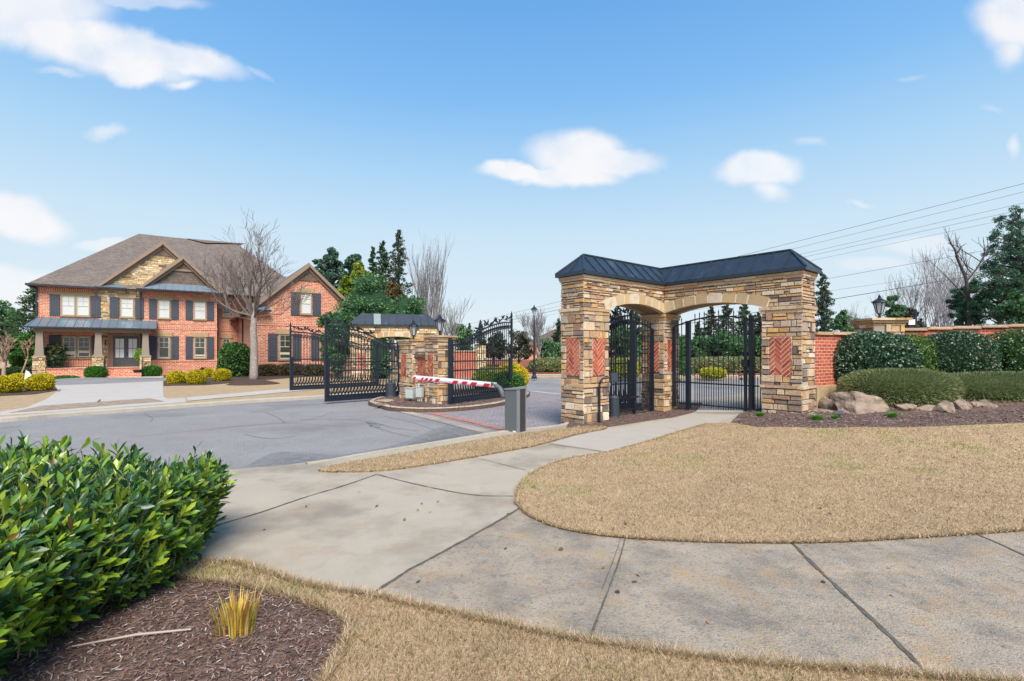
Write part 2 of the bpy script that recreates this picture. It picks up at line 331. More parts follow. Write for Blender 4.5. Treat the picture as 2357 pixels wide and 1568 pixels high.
LEAF_G = leafmat('glossy_leaf', .32, .22, .6); LEAF_M = leafmat('matt_leaf', .7, .3, .3); CORE_M = mat('inner_leaf', (1, 1, 1), .95, attr=True, var=.5, scale=14, spec=.1)

# ------------------------------------------------------------------ foliage makers
def rand_dirs(n):
    v = rng.normal(size=(n, 3)); return v / np.linalg.norm(v, axis=1)[:, None]
def tint(n, cols, w=None, jit=.18):
    cols = np.array(cols, float); i = rng.choice(len(cols), n, p=None if w is None else np.array(w) / sum(w))
    return cols[i] * rng.uniform(1 - jit, 1 + jit, (n, 1))
def cards(mb, Pn, size, cols, out=None, asp=.55, flat=.0, mat_=0):
    """leaf-sized rhombs at points Pn, random heading, leaning along out"""
    n = len(Pn); d = rand_dirs(n)
    if out is not None: d = d * (1 - flat) + out * flat * 1.5; d /= np.linalg.norm(d, axis=1)[:, None] + 1e-9
    a = np.cross(d, rand_dirs(n)); a /= np.linalg.norm(a, axis=1)[:, None] + 1e-9
    s = np.broadcast_to(size, (n,))[:, None] * rng.uniform(.7, 1.3, (n, 1))
    V = np.stack([Pn - d * s * .5, Pn + a * s * asp * .5, Pn + d * s * .5, Pn - a * s * asp * .5], 1).reshape(-1, 3)
    mb.add(V, np.arange(n * 4).reshape(n, 4), mat_, cols)
def long_leaves(mb, B, d, nrm, length, width, cols, curl=.15, mat_=0):
    """creased leaves with a midrib: base B, direction d, face normal nrm"""
    n = len(B); d = d / np.linalg.norm(d, axis=1)[:, None]; w = np.cross(d, nrm); w /= np.linalg.norm(w, axis=1)[:, None] + 1e-9
    u = np.cross(w, d); L = np.broadcast_to(length, (n,))[:, None]; W = np.broadcast_to(width, (n,))[:, None]
    def pt(t, side, lift): return B + d * L * t + w * W * side + u * L * (lift - curl * t * t)
    V = np.stack([pt(0, 0, 0), pt(.35, -.38, .035), pt(.35, 0, 0), pt(.35, .38, .035), pt(.72, -.45, .04), pt(.72, 0, 0), pt(.72, .45, .04), pt(1, 0, 0)], 1).reshape(-1, 3)
    o = np.arange(n)[:, None] * 8
    T = np.concatenate([o + np.array([[0, 1, 2]]), o + np.array([[0, 2, 3]]), o + np.array([[4, 7, 5]]), o + np.array([[5, 7, 6]])])
    Q = np.concatenate([o + np.array([[1, 4, 5, 2]]), o + np.array([[2, 5, 6, 3]])])
    nv = mb.n
    mb.add(V, [T], mat_, np.tile(cols, (4, 1)))
    mb.f.append((Q + nv, mat_, np.tile(cols, (2, 1))))
def ball(center, rad, n, shell=.25, power=2.0, lump=.08, k=9):
    """points in the outer shell of a lumpy rounded mass; returns points and outward directions"""
    d = rand_dirs(n); e = np.abs(d) ** (2 / power) if power != 2 else None
    if power != 2: d2 = np.sign(d) * (np.abs(d)); r = (np.sum(np.abs(d2) ** power, 1)) ** (-1 / power)
    else: r = np.ones(n)
    b = rand_dirs(k); am = rng.uniform(-1, 1, k)
    lumpv = 1 + lump * np.sum(am[None] * np.exp(-6 * (1 - d @ b.T)), 1)
    q = 1 - shell * rng.random(n) ** 1.6
    return np.array(center) + d * (r * lumpv * q)[:, None] * np.array(rad), d
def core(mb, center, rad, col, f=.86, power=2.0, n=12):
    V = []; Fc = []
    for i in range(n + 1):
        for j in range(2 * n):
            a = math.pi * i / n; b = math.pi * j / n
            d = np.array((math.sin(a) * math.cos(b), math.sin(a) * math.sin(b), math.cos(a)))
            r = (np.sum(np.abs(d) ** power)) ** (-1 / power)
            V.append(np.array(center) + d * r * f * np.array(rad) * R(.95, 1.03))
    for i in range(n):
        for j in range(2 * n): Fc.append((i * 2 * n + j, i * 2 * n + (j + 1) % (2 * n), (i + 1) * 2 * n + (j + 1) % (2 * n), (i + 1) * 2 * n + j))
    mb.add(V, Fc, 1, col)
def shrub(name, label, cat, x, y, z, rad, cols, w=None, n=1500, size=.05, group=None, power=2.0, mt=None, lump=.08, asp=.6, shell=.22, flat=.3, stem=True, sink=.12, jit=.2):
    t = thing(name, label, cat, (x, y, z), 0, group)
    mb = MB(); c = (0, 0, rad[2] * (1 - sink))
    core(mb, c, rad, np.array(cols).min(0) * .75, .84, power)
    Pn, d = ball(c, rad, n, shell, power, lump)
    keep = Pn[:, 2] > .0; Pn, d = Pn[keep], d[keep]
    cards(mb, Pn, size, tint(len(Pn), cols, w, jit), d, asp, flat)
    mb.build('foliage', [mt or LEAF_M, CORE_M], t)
    if stem:
        s = MB()
        for k in range(4): s.tube([(0, 0, -.02), (R(-.3, .3) * rad[0], R(-.3, .3) * rad[1], rad[2] * .9)], [.03, .01], 5)
        s.build('stem', BARKB, t)
    return t
def branches(mb, p, d, L, r, lev, maxlev, spread=.5, up=.25, kids=(3, 4), shrink=.68, tw=None, nseg=4, minr=.006, wob=.16, tips=None, fork=.35):
    pts = [Vector(p)]; rad = [r]; dd = Vector(d).normalized()
    for i in range(nseg):
        dd = (dd + Vector((R(-1, 1), R(-1, 1), R(-1, 1))) * wob + Vector((0, 0, up * .25))).normalized()
        pts.append(pts[-1] + dd * L / nseg); rad.append(max(minr, r * (1 - (.38 if lev < maxlev else .7) * (i + 1) / nseg)))
    mb.tube(pts, rad, 7 if lev == 0 else (5 if lev < 3 else 3), cap=False)
    if lev >= maxlev:
        if tips is not None: tips.append((pts[-1], dd))
        return
    for k in range(random.randint(*kids)):
        t = R(fork, 1) if k else 1.0
        i = min(nseg - 1, int(t * nseg)); q = pts[i].lerp(pts[i + 1], t * nseg - i) if t < 1 else pts[-1]
        side = dd.cross(Vector((R(-1, 1), R(-1, 1), R(-1, 1)))).normalized()
        nd_ = (dd + side * spread * R(.6, 1.3) + Vector((0, 0, up))).normalized()
        branches(mb, q, nd_, L * shrink * R(.8, 1.15), max(minr, rad[i] * R(.5, .7)), lev + 1, maxlev, spread, up, kids, shrink, tw, max(2, nseg - 1), minr, wob, tips, fork)
def bare_tree(name, label, x, y, z, h, r=.12, trunk=.35, stems=4, spread=.55, up=.25, lev=4, bark=None, twig=None, kids=(3, 4), minr=.006, group=None, shrink=.68, wob=.16, lean=(0, 0), cat='tree'):
    t = thing(name, label, cat, (x, y, z), 0, group)
    a = MB(); th = h * trunk; top = Vector((lean[0] * th, lean[1] * th, th))
    a.tube([(0, 0, -.1), (0, 0, .05 * h), top * .6 + Vector((r * .3, 0, 0)), top], [r * 1.35, r, r * .9, r * .8], 9)
    a.build('trunk', bark or BARKB, t, smooth=True)
    b = MB()
    for k in range(stems):
        an = 2 * math.pi * (k + R(0, .5)) / stems
        s = spread * R(.5, 1.1) if k else spread * .15
        branches(b, top * R(.82, 1.0) if k else top, (math.cos(an) * s + lean[0] * .4, math.sin(an) * s + lean[1] * .4, 1), h * (1 - trunk) * .46, r * R(.45, .65), 1, lev, spread, up, kids, shrink, minr=minr, wob=wob)
    b.build('crown', twig or TWIG, t)
    return t
def conifer(name, label, x, y, z, h, r, cols, w=None, nb=150, per=26, size=.16, droop=.25, bottom=.08, group=None, powr=.62, cat='conifer', asp=.35):
    t = thing(name, label, cat, (x, y, z), 0, group)
    a = MB(); a.tube([(0, 0, -.1), (0, 0, h * .5), (0, 0, h * .98)], [h * .018, h * .012, .01], 6); 
    Pl = []; 
    for k in range(nb):
        f = bottom + (1 - bottom) * ((k + R(0, 1)) / nb) ** .9; rr = 1.8 * r * max(.03, (1 - f)) ** powr * R(.55, 1.15); an = R(0, 6.283)
        m = max(6, int(per * (.35 + rr / r))); q = rng.random(m) ** .6
        dirv = np.array((math.cos(an), math.sin(an)))
        X = dirv[None] * (q * rr)[:, None] + rng.normal(size=(m, 2)) * rr * .09
        Z = f * h + rr * (q * .25 - droop * q * q) * 1.0 + rng.normal(size=m) * rr * .07
        Pl.append(np.c_[X, Z]); a.tube([(0, 0, f * h), (dirv[0] * rr * .8, dirv[1] * rr * .8, f * h + rr * (.12 - droop * .5))], [.02, .006], 3, cap=False)
    a.build('trunk', BARKB, t)
    Pl = np.concatenate(Pl); mb = MB(); d = Pl * np.array((1, 1, 0)); d[:, 2] += .35 * r; d /= np.linalg.norm(d, axis=1)[:, None] + 1e-9
    cards(mb, Pl, size, tint(len(Pl), cols, w, .25), d, asp, .45)
    mb.build('crown', [LEAF_M, CORE_M], t)
    return t
def broad_tree(name, label, x, y, z, h, rad, cols, w=None, clumps=26, per=160, size=.2, csize=.33, trunk=.25, group=None, cat='tree', zc=None, tr=None, asp=.6, solid=False):
    """evergreen or leafy tree: trunk, limbs to each clump, leaf-sized faces round every clump"""
    t = thing(name, label, cat, (x, y, z), 0, group)
    a = MB(); rx, ry, rz = rad; cz = zc if zc is not None else h - rz
    tr = tr or h * .02
    a.tube([(0, 0, -.1), (R(-.02, .02) * h, 0, cz * .6), (0, 0, cz + rz * .3)], [tr * 1.2, tr, tr * .4], 7)
    mb = MB(); 
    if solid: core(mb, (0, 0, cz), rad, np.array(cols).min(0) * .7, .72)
    for k in range(clumps):
        d = rand_dirs(1)[0]; q = R(.15, 1) ** .6 * .95; c = np.array((0, 0, cz)) + d * q * np.array(rad)
        if c[2] < cz - rz * .9: c[2] = cz - rz * .8
        cr = csize * min(rx, rz) * R(.65, 1.25)
        a.tube([(0, 0, max(cz * .4, c[2] - cr * 2)), tuple(c)], [tr * .35, .012], 4, cap=False)
        Pn, dd = ball(c, (cr, cr, cr * .8), per, .75, 2, .25)
        cards(mb, Pn, size, tint(per, cols, w, .22) * R(.85, 1.15), dd, asp, .35)
    a.build('trunk', BARKB, t); mb.build('crown', [LEAF_M, CORE_M], t)
    return t

# ------------------------------------------------------------------ ground sheets
def patch(name, pts, off, mt, step=1.0, skirt=0.0, kind='structure', parent=None, label=None, hfun=None):
    bm = bmesh.new(); vs = [bm.verts.new((p[0], p[1], 0)) for p in pts]; bm.faces.new(vs)
    bmesh.ops.triangulate(bm, faces=bm.faces[:])
    xs = [p[0] for p in pts]; ys = [p[1] for p in pts]
    for ax, lo, hi in ((0, min(xs), max(xs)), (1, min(ys), max(ys))):
        t = math.floor(lo / step) * step + step
        while t < hi:
            n = [0, 0, 0]; n[ax] = 1; c = [0, 0, 0]; c[ax] = t + .0137
            bmesh.ops.bisect_plane(bm, geom=bm.verts[:] + bm.edges[:] + bm.faces[:], plane_co=c, plane_no=n); t += step
    h = hfun or H
    for v in bm.verts: v.co.z = h(v.co.x, v.co.y) + off
    bmesh.ops.recalc_face_normals(bm, faces=bm.faces[:])
    if bm.faces and sum(f.normal.z for f in bm.faces) < 0: bmesh.ops.reverse_faces(bm, faces=bm.faces[:])
    if skirt:
        be = [e for e in bm.edges if e.is_boundary]
        r = bmesh.ops.extrude_edge_only(bm, edges=be)
        for v in [g for g in r['geom'] if isinstance(g, bmesh.types.BMVert)]: v.co.z -= skirt
    for f in bm.faces: f.smooth = False
    me = bpy.data.meshes.new(name); bm.to_mesh(me); bm.free(); me.materials.append(mt)
    o = bpy.data.objects.new(name, me); SC.collection.objects.link(o)
    if parent: o.parent = parent
    elif kind: o['kind'] = kind
    if label: o['label'] = label
    return o
def PP(l, off=0.0): return [P(u, v, off) for u, v in l]
def curve_pts(l, n=6, closed=False):
    """Catmull-Rom through points"""
    m = len(l); out = []
    rg_ = range(m) if closed else range(m - 1)
    for i in rg_:
        g = lambda k: np.array(l[k % m] if closed else l[max(0, min(m - 1, k))], float)
        a, b, c, d = g(i - 1), g(i), g(i + 1), g(i + 2)
        for k in range(n):
            t = k / n; out.append(tuple(.5 * ((2 * b) + (-a + c) * t + (2 * a - 5 * b + 4 * c - d) * t * t + (-a + 3 * b - 3 * c + d) * t ** 3)))
    if not closed: out.append(tuple(l[-1]))
    return out
def kerb(name, pts, w, top, bot, mt=KERB, closed=False, side=1, slope=.03):
    """concrete kerb: pts is the road-side foot, w the width to the land side"""
    mb = MB(); m = len(pts); V = []
    for i, p in enumerate(pts):
        a = np.array(pts[(i - 1) % m] if closed or i else pts[0]); b = np.array(pts[(i + 1) % m] if closed or i < m - 1 else pts[-1])
        t = b - a; t /= np.linalg.norm(t) + 1e-9; n = np.array((-t[1], t[0])) * side; q = np.array(p)
        h = H(*q)
        for (o, z) in ((0, bot), (slope, top - .03), (slope + .03, top), (w, top + .002), (w, bot)): V.append((*(q + n * o), h + z))
    Fc = []
    for i in range(m if closed else m - 1):
        j = (i + 1) % m
        for k in range(4): Fc.append((i * 5 + k, j * 5 + k, j * 5 + k + 1, i * 5 + k + 1))
    mb.add(V, Fc); o = mb.build(name, mt, origin=(0, 0, 0)); o['kind'] = 'structure'
    return o
def strip(name, pts, w, off, mt, parent=None, jag=0.0, hf=None):
    """thin ribbon laid on the ground along pts"""
    pts = curve_pts(pts, 8) if jag else pts; V = []; h = hf or H
    for i, p in enumerate(pts):
        a = np.array(pts[max(0, i - 1)]); b = np.array(pts[min(len(pts) - 1, i + 1)]); t = b - a; t /= np.linalg.norm(t) + 1e-9
        n = np.array((-t[1], t[0])); q = np.array(p)
        for sg in (-1, 1):
            r = q + n * sg * (w / 2 * (1 + R(-jag, jag))); V.append((r[0], r[1], h(*r) + off))
    mb = MB(); mb.add(V, [(2 * i, 2 * i + 1, 2 * i + 3, 2 * i + 2) for i in range(len(pts) - 1)])
    o = mb.build(name, mt, parent, origin=None if parent else (0, 0, 0))
    if not parent: o['kind'] = 'structure'
    return o
def inside(poly, X, Y):
    poly = np.array(poly); r = np.zeros(len(X), bool); j = len(poly) - 1
    for i in range(len(poly)):
        xi, yi = poly[i]; xj, yj = poly[j]
        c = ((yi > Y) != (yj > Y)) & (X < (xj - xi) * (Y - yi) / (yj - yi + 1e-12) + xi); r ^= c; j = i
    return r
def scatter(poly, n, near=5.0, pw=1.3):
    """points in poly, thinning out with distance from the street corner"""
    p = np.array(poly); lo, hi = p.min(0), p.max(0); out = []; got = 0
    while got < n:
        X = rng.uniform(lo[0], hi[0], n); Y = rng.uniform(lo[1], hi[1], n)
        d = np.hypot(X, Y); k = inside(poly, X, Y) & (rng.random(n) < np.minimum(1, (near / np.maximum(d, .1)) ** pw))
        out.append(np.c_[X[k], Y[k]]); got += k.sum()
    return np.concatenate(out)[:n]
Hv = np.vectorize(H)
def grass(name, label, poly, n, h, w, cols, wt, off=0, near=5, pw=1.3, lean=.9):
    q = scatter(poly, n, near, pw); z = Hv(q[:, 0], q[:, 1]) + off - .004; n = len(q)
    B = np.c_[q, z]; a = rng.uniform(0, 2 * math.pi, n); hh = h * rng.uniform(.45, 1.35, n); ln = rng.uniform(.2, 1, n) * lean * hh
    dist = np.hypot(q[:, 0], q[:, 1]); ww = w * np.maximum(1, dist / near) * rng.uniform(.7, 1.3, n)
    T = B + np.c_[np.cos(a) * ln, np.sin(a) * ln, hh]; M_ = B + np.c_[np.cos(a) * ln * .35, np.sin(a) * ln * .35, hh * .6]
    b = rng.uniform(0, 2 * math.pi, n); s = np.c_[np.cos(b) * ww, np.sin(b) * ww, 0 * b]
    V = np.stack([B - s, B + s, M_ + s * .7, T, M_ - s * .7], 1).reshape(-1, 3)
    C = tint(n, cols, wt, .22); X, Y = q[:, 0], q[:, 1]
    f = np.sin(X * 1.3 + 2 * np.sin(Y * .7)) * np.sin(Y * 1.7 + 1.5 * np.sin(X * .9)) + .6 * np.sin(X * 4.1 + Y * 2.3) * np.sin(Y * 5.3 - X * 1.7) + rng.normal(size=n) * .35
    C = np.where((f > 1.05)[:, None], C * np.array((.55, .85, .35)), C) * (1 - .16 * np.clip(-f, 0, 1))[:, None]
    mb = MB(); mb.add(V, np.arange(n * 5).reshape(n, 5), 0, C)
    o = mb.build(name, BLADE, origin=(0, 0, 0)); return tag(o, label, 'grass', kind='stuff')
def chips(name, label, poly, n, size, cols, wt, off=0, near=5, pw=1.2):
    q = scatter(poly, n, near, pw); z = Hv(q[:, 0], q[:, 1]) + off; mb = MB(); n = len(q)
    a = rng.uniform(0, 2 * math.pi, n); tl = rng.normal(size=n) * .3; L = size * rng.uniform(.35, 1.3, n); W = L * rng.uniform(.10, .30, n)
    d = np.c_[np.cos(a) * np.cos(tl), np.sin(a) * np.cos(tl), np.sin(tl)]; u = np.c_[-np.sin(a), np.cos(a), rng.normal(size=n) * .3]
    up = np.cross(d, u); C_ = np.c_[q, z + .008 + size * .18 * rng.random(n)]
    L = L[:, None] / 2; W = W[:, None] / 2; tk = W * .5
    A = [C_ - d * L - u * W, C_ + d * L - u * W * .6, C_ + d * L + u * W, C_ - d * L + u * W * .7]
    V = np.stack(A + [p + up * tk for p in A], 1).reshape(-1, 3); o = np.arange(n)[:, None] * 8
    Q = np.concatenate([o + np.array([f]) for f in ((4, 5, 6, 7), (0, 1, 5, 4), (1, 2, 6, 5), (2, 3, 7, 6), (3, 0, 4, 7))])
    mb.add(V, [Q], 0, np.tile(tint(n, cols, wt, .3), (5, 1)))
    ob = mb.build(name, CHIP, origin=(0, 0, 0)); return tag(ob, label, 'mulch', kind='stuff')

# the far earth, the roads
flat0 = lambda x, y: 0.0
patch('ground', [(-400, -60), (400, -60), (400, 600), (-400, 600)], -.62, LAWN, 60, hfun=flat0)
patch('road', [(-60, -20), (60, -20), (60, 34.5), (-30, 34.5), (-30, 20), (-60, 6)], -.12, ASPHALT, 4, hfun=flat0)
# yard of the brick house, up to its kerb
kl = [P(-900, 1020, -.12), P(-300, 985, -.12), P(0, 971, -.12), P(130, 960, -.12), P(280, 949, -.12), P(428, 937.8, -.12), P(590, 926, -.12), P(747, 916.5, -.12), (-5.9, 21.9), (-5.2, 25.5), (-5.6, 30), (-4.5, 36)]
kl = curve_pts(kl, 5)
yard = [*kl, (-4, 60), (-110, 60), (-110, 0), (kl[0][0] - 20, kl[0][1] - 6)]
patch('lawn', yard, 0, LAWN, 3, .3)
kerb('kerb', [(p[0] + .14, p[1] - .10) for p in kl], .24, .008, -.3, mt=mat('pale_kerb', (.38, .34, .28), .9, var=.12, scale=3), side=1)
DR = [(0, 956.5), (0, 948.4), (61.7, 938.4), (109, 918.5), (134, 900.3), (123, 884), (123, 878.5), (181, 873.6), (248.6, 867.5), (376, 865), (375, 888), (376.5, 914.8), (386.5, 918.5), (427.7, 916.6), (428, 926)]
drive = patch('driveway', PP(DR + [(280, 938), (130, 948)]), .012, CONC_PALE, 1.5, .05)
patch('stamped_band', PP([(22, 951.5), (98, 935), (225, 926), (344.7, 918), (379, 925), (280, 932), (170, 941)]), .018, mat('stamped_brown', (.27, .19, .13), .9, var=.35, scale=3, bump=.6, bscale=12, blotch=[((.42, .33, .24), 5, .5, .62, .7), ((.12, .09, .07), 9, .58, .68, .7)]), 1.5, parent=drive)
strip('joint', PP([(183, 876.7), (134, 902)]), .07, .024, JOINT, drive)
strip('joint', PP([(285.8, 870.4), (225.9, 926)]), .06, .024, JOINT, drive)
patch('sidewalk', PP([(430, 915.6), (665, 895), (790, 885), (790, 890), (665, 902.8), (430, 924)]), .014, CONC_PALE, 1.5)
patch('planting_bed', PP([(376, 889), (400, 888), (470, 887), (545, 881), (600, 876), (700, 868), (790, 866), (790, 851), (560, 851), (376, 864.5)]), .016, SOIL, 1.5)
patch('planting_bed', PP([(-160, 915), (0, 912), (80, 908), (133, 899.5), (126, 890), (100, 880), (0, 872), (-160, 872)]), .016, SOIL, 1.5)
mb = MB(); cx_, cy_ = P(584, 884, 0)
mb.lathe((cx_, cy_, H(cx_, cy_) - .03), [(1.35, 0), (1.1, .09), (.6, .2), (.2, .26)], 22)
tag(mb.build('mulch_mound', SOIL, smooth=True), 'low round mound of dark mulch round the foot of the street tree', 'mulch mound')

# near side: concrete apron and path
near = curve_pts([(-14, 3.2), P(300, 1124, -.12), P(480, 1105, -.12), P(700, 1083, -.12), P(850, 1056.5, -.12), P(1000, 1031, -.12), P(1160, 1003.5, -.12), P(1290, 988.5, -.12), (1.55, 13.1), (3.3, 15.4)], 5)
land = near + [(7, 16.4), (30, 18.5), (60, 18.5), (60, -20), (-30, -20), (-30, 0)]
plaza = patch('pavement', land, 0, CONC, .8, .4)
kerb('kerb', [p for p in near if p[0] > -3.3], .17, .012, -.3, side=-1, slope=.012)
# slabs of the older footpath across the front
LAWN_R = [(1190, 1155), (1196, 1122), (1228, 1090), (1300, 1061), (1400, 1043), (1500, 1016), (1570, 994), (1625, 977)]
LAWN_B = [(1196, 1166), (1220, 1190), (1290, 1218), (1400, 1236), (1520, 1245), (1700, 1251), (1900, 1250), (2100, 1240), (2356, 1222), (2700, 1190)]
old = [(850, 1376), (930, 1319), (1020, 1270), (1110, 1220), (1196, 1172), (1290, 1195), (1500, 1225), (1900, 1235), (2356, 1205), (3200, 1120), (3200, 1568), (2300, 1600), (1300, 1500)]
patch('footpath', PP(old), .006, CONC_OLD, .8)
strip('joint', PP([(845, 1379), (930, 1321), (1020, 1272), (1110, 1222), (1196, 1172)]), .026, .011, JOINT, plaza, .5)
strip('joint', PP([(1441, 1230), (1425, 1290), (1400, 1360), (1355, 1478)]), .012, .011, JOINT, plaza, .5)
strip('joint', PP([(1432, 1230), (1412, 1290), (1385, 1360)]), .006, .012, JOINT, plaza, .6)
strip('joint', PP([(1815, 1245), (1880, 1310), (1960, 1385), (2050, 1470), (2150, 1568)]), .026, .011, JOINT, plaza, .5)
strip('joint', PP([(2232, 1226), (2290, 1250), (2420, 1310)]), .02, .011, JOINT, plaza, .5)
strip('joint', PP([(490, 1212), (600, 1180), (700, 1146), (790, 1119), (868, 1092)]), .018, .007, JOINT, plaza, .5)
strip('joint', PP([(868, 1093), (960, 1116), (1080, 1139), (1192, 1143)]), .018, .007, JOINT, plaza, .6)
strip('joint', PP([(1095, 1054), (1210, 1083)]), .01, .007, JOINT, plaza, .6)
strip('joint', PP([(1262, 1023), (1404, 1043)]), .012, .007, JOINT, plaza, .4)
CLEAN = mat('walk_concrete', (.38, .335, .28), .9, var=.07, scale=2, blotch=[((.36, .33, .29), 3, .55, .75, .5)])
patch('walkway', PP([(1266, 1021), (1320, 1005), (1400, 988), (1500, 972), (1592, 952), (1700, 956), (1640, 979), (1580, 997), (1500, 1021), (1406, 1042)]), .006, CLEAN, .8)
# lawns
lawn_r = curve_pts(PP(LAWN_R[::-1] + LAWN_B), 5) + [(30, 2.5), (30, 9.0)] + PP([(2700, 965), (2356, 976), (2100, 986), (1900, 988), (1740, 985), (1690, 976)])
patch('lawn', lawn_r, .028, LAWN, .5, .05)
strip_l = curve_pts(PP([(735, 1083.5), (850, 1060), (1000, 1034), (1150, 1008), (1290, 991), (1352, 984), (1395, 987), (1330, 1000), (1250, 1022), (1190, 1035), (1050, 1060), (900, 1083), (800, 1087)]), 4, True)
patch('lawn', strip_l, .028, LAWN, .6, .05)
LB = [(300, 1235), (470, 1288), (560, 1305), (700, 1350), (850, 1376), (1000, 1409), (1150, 1441), (1300, 1474), (1500, 1505), (1700, 1530), (2000, 1553), (2200, 1570), (2600, 1600)]
MBD = [(250, 1290), (380, 1325), (470, 1340), (560, 1352), (650, 1374), (740, 1402), (800, 1438), (797, 1480), (770, 1530), (735, 1600)]
lb = curve_pts(PP(LB), 4); mbd = curve_pts(PP(MBD), 4)
low_lawn = lb + [(3.0, .2), (-1.2, .2)] + mbd[::-1]
patch('lawn', low_lawn, .02, LAWN, .4, .03)
bed_near = mbd + [(-1.2, .2), (-9, .2), (-9, 4.6), (-4, 5.2)]
patch('mulch_bed', bed_near, .012, MULCH, .4, .02)
bed_gate = PP([(1300, 990), (1340, 989), (1395, 984), (1500, 968), (1592, 951), (1640, 930), (1500, 925), (1330, 940)])
patch('mulch_bed', bed_gate, .02, MULCH, .5, .02)
bed_right = PP([(2700, 965), (2356, 977), (2100, 987), (1900, 989), (1740, 986), (1682, 975), (1700, 957), (1740, 945)]) + [(6.6, 11.35), (7.3, 12.3), (9, 13.5), (16, 13.2), (22, 11)]
patch('mulch_bed', bed_right, .034, MULCH, .5, .03)
patch('path', PP([(1600, 951), (1712, 951), (1690, 925), (1620, 925)]), .024, CLEAN, .6, .02)
# grass and chips
EDGE = mat('edge_soil_shade', (.13, .08, .045), .95, var=.5, scale=30)  # soil gap beside the lawn, its dark colour also painting the shaded grass side
strip('edge_soil_shade', curve_pts(PP(LAWN_R[::-1] + LAWN_B), 5), .035, .014, EDGE, plaza, .0)
strip('edge_soil_shade', lb[6:], .03, .014, EDGE, plaza, .0)
TAN = [(.60, .44, .27), (.47, .33, .18), (.74, .60, .42), (.25, .155, .075), (.24, .25, .06)]
bnd = lambda s: [p for p in s]
grass('grass', 'short dry straw coloured grass of the big lawn before the stone gateway', lawn_r, 210000, .024, .0018, TAN, [4, 3, 3, 1.2, .35], .028, 4.5, 1.5, 1.3)
grass('grass', 'dry grass of the narrow verge between road and path', strip_l, 16000, .03, .003, TAN, [4, 3, 3, 1, .8], .028, 9, 1, 1.1)
grass('grass', 'longer dry grass at the near edge beside the mulch', low_lawn, 120000, .034, .0014, TAN, [3, 3.4, 2.4, 2, .9], .02, 3, 1, 1.0)
def fringe(name, label, line, n, h, off):
    L = np.array(line); sg = np.diff(L, axis=0); ln = np.hypot(sg[:, 0], sg[:, 1]); i = rng.choice(len(sg), n, p=ln / ln.sum()); t = rng.random(n)[:, None]
    q = L[i] + sg[i] * t; nn = np.c_[-sg[i][:, 1], sg[i][:, 0]] / ln[i][:, None]; q = q + nn * rng.normal(size=(n, 1)) * .014
    a = rng.uniform(0, 6.28, n); hh = h * rng.uniform(.4, 1.3, n); b = np.c_[q, Hv(q[:, 0], q[:, 1]) + off]; w = .0022 * np.maximum(1, np.hypot(q[:, 0], q[:, 1]) / 4)[:, None]
    T = b + np.c_[np.cos(a) * hh, np.sin(a) * hh, hh * rng.uniform(.1, 1, n)]; s_ = np.c_[-np.sin(a), np.cos(a), 0 * a] * w
    m = MB(); m.add(np.stack([b - s_, b + s_, T], 1).reshape(-1, 3), np.arange(n * 3).reshape(n, 3), 0, tint(n, TAN, [3, 4, 2, 3, 1], .2)); tag(m.build(name, BLADE, origin=(0, 0, 0)), label, 'grass', kind='stuff')
fringe('grass_edge', 'ragged blades along the curved edge of the big lawn', curve_pts(PP(LAWN_R[::-1] + LAWN_B), 5), 16000, .045, .016)
fringe('grass_edge', 'ragged blades over the near edge of the footpath', lb[6:], 16000, .055, .014)
fringe('grass_edge', 'ragged blades round the edge of the narrow verge', strip_l + [strip_l[0]], 6000, .04, .014)
fringe('grass_edge', 'ragged blades where the near grass meets the mulch', mbd, 9000, .05, .016)
MC4 = [(.19, .10, .065), (.32, .24, .21), (.10, .05, .035), (.50, .43, .41), (.26, .16, .13)]
chips('wood_chips', 'shredded brown mulch under the near bush', bed_near, 70000, .028, MC4, [3, 2, 3, .5, 2.4], .012, 3.0, 1)
MC5 = [(.20, .13, .12), (.34, .27, .27), (.12, .07, .06), (.26, .18, .17)]
chips('wood_chips', 'greyish mulch below the boulders and hedges', bed_right, 16000, .06, MC5, [3, 2, 2, 3], .036, 9, .5)
chips('wood_chips', 'mulch round the foot of the gateway pillars', bed_gate, 4000, .05, MC5, [3, 1, 3, 2], .02, 9, .5)

def litter(name, label, poly, n, off):
    q = scatter(poly, n, 5, .8); m = MB(); z = Hv(q[:, 0], q[:, 1]) + off; a = rng.uniform(0, 6.28, n); d = np.c_[np.cos(a), np.sin(a), rng.uniform(-.3, .4, n)]
    long_leaves(m, np.c_[q, z], d, np.tile((0, 0, 1.), (n, 1)) + rng.normal(size=(n, 3)) * .3, rng.uniform(.03, .06, n), rng.uniform(.018, .034, n), tint(n, [(.14, .07, .035), (.22, .11, .05), (.09, .05, .03), (.3, .17, .08)], None, .3), .3)
    tag(m.build(name, CHIP, origin=(0, 0, 0)), label, 'leaves', kind='stuff')
litter('fallen_leaves', 'scattered brown dead leaves on the big dry lawn', lawn_r, 90, .055)
litter('fallen_leaves', 'scattered brown leaves and bits on the concrete', PP([(520, 1200), (900, 1110), (1180, 1150), (1190, 1200), (1500, 1260), (2300, 1260), (2300, 1540), (1300, 1450), (860, 1360)]), 22, .016)
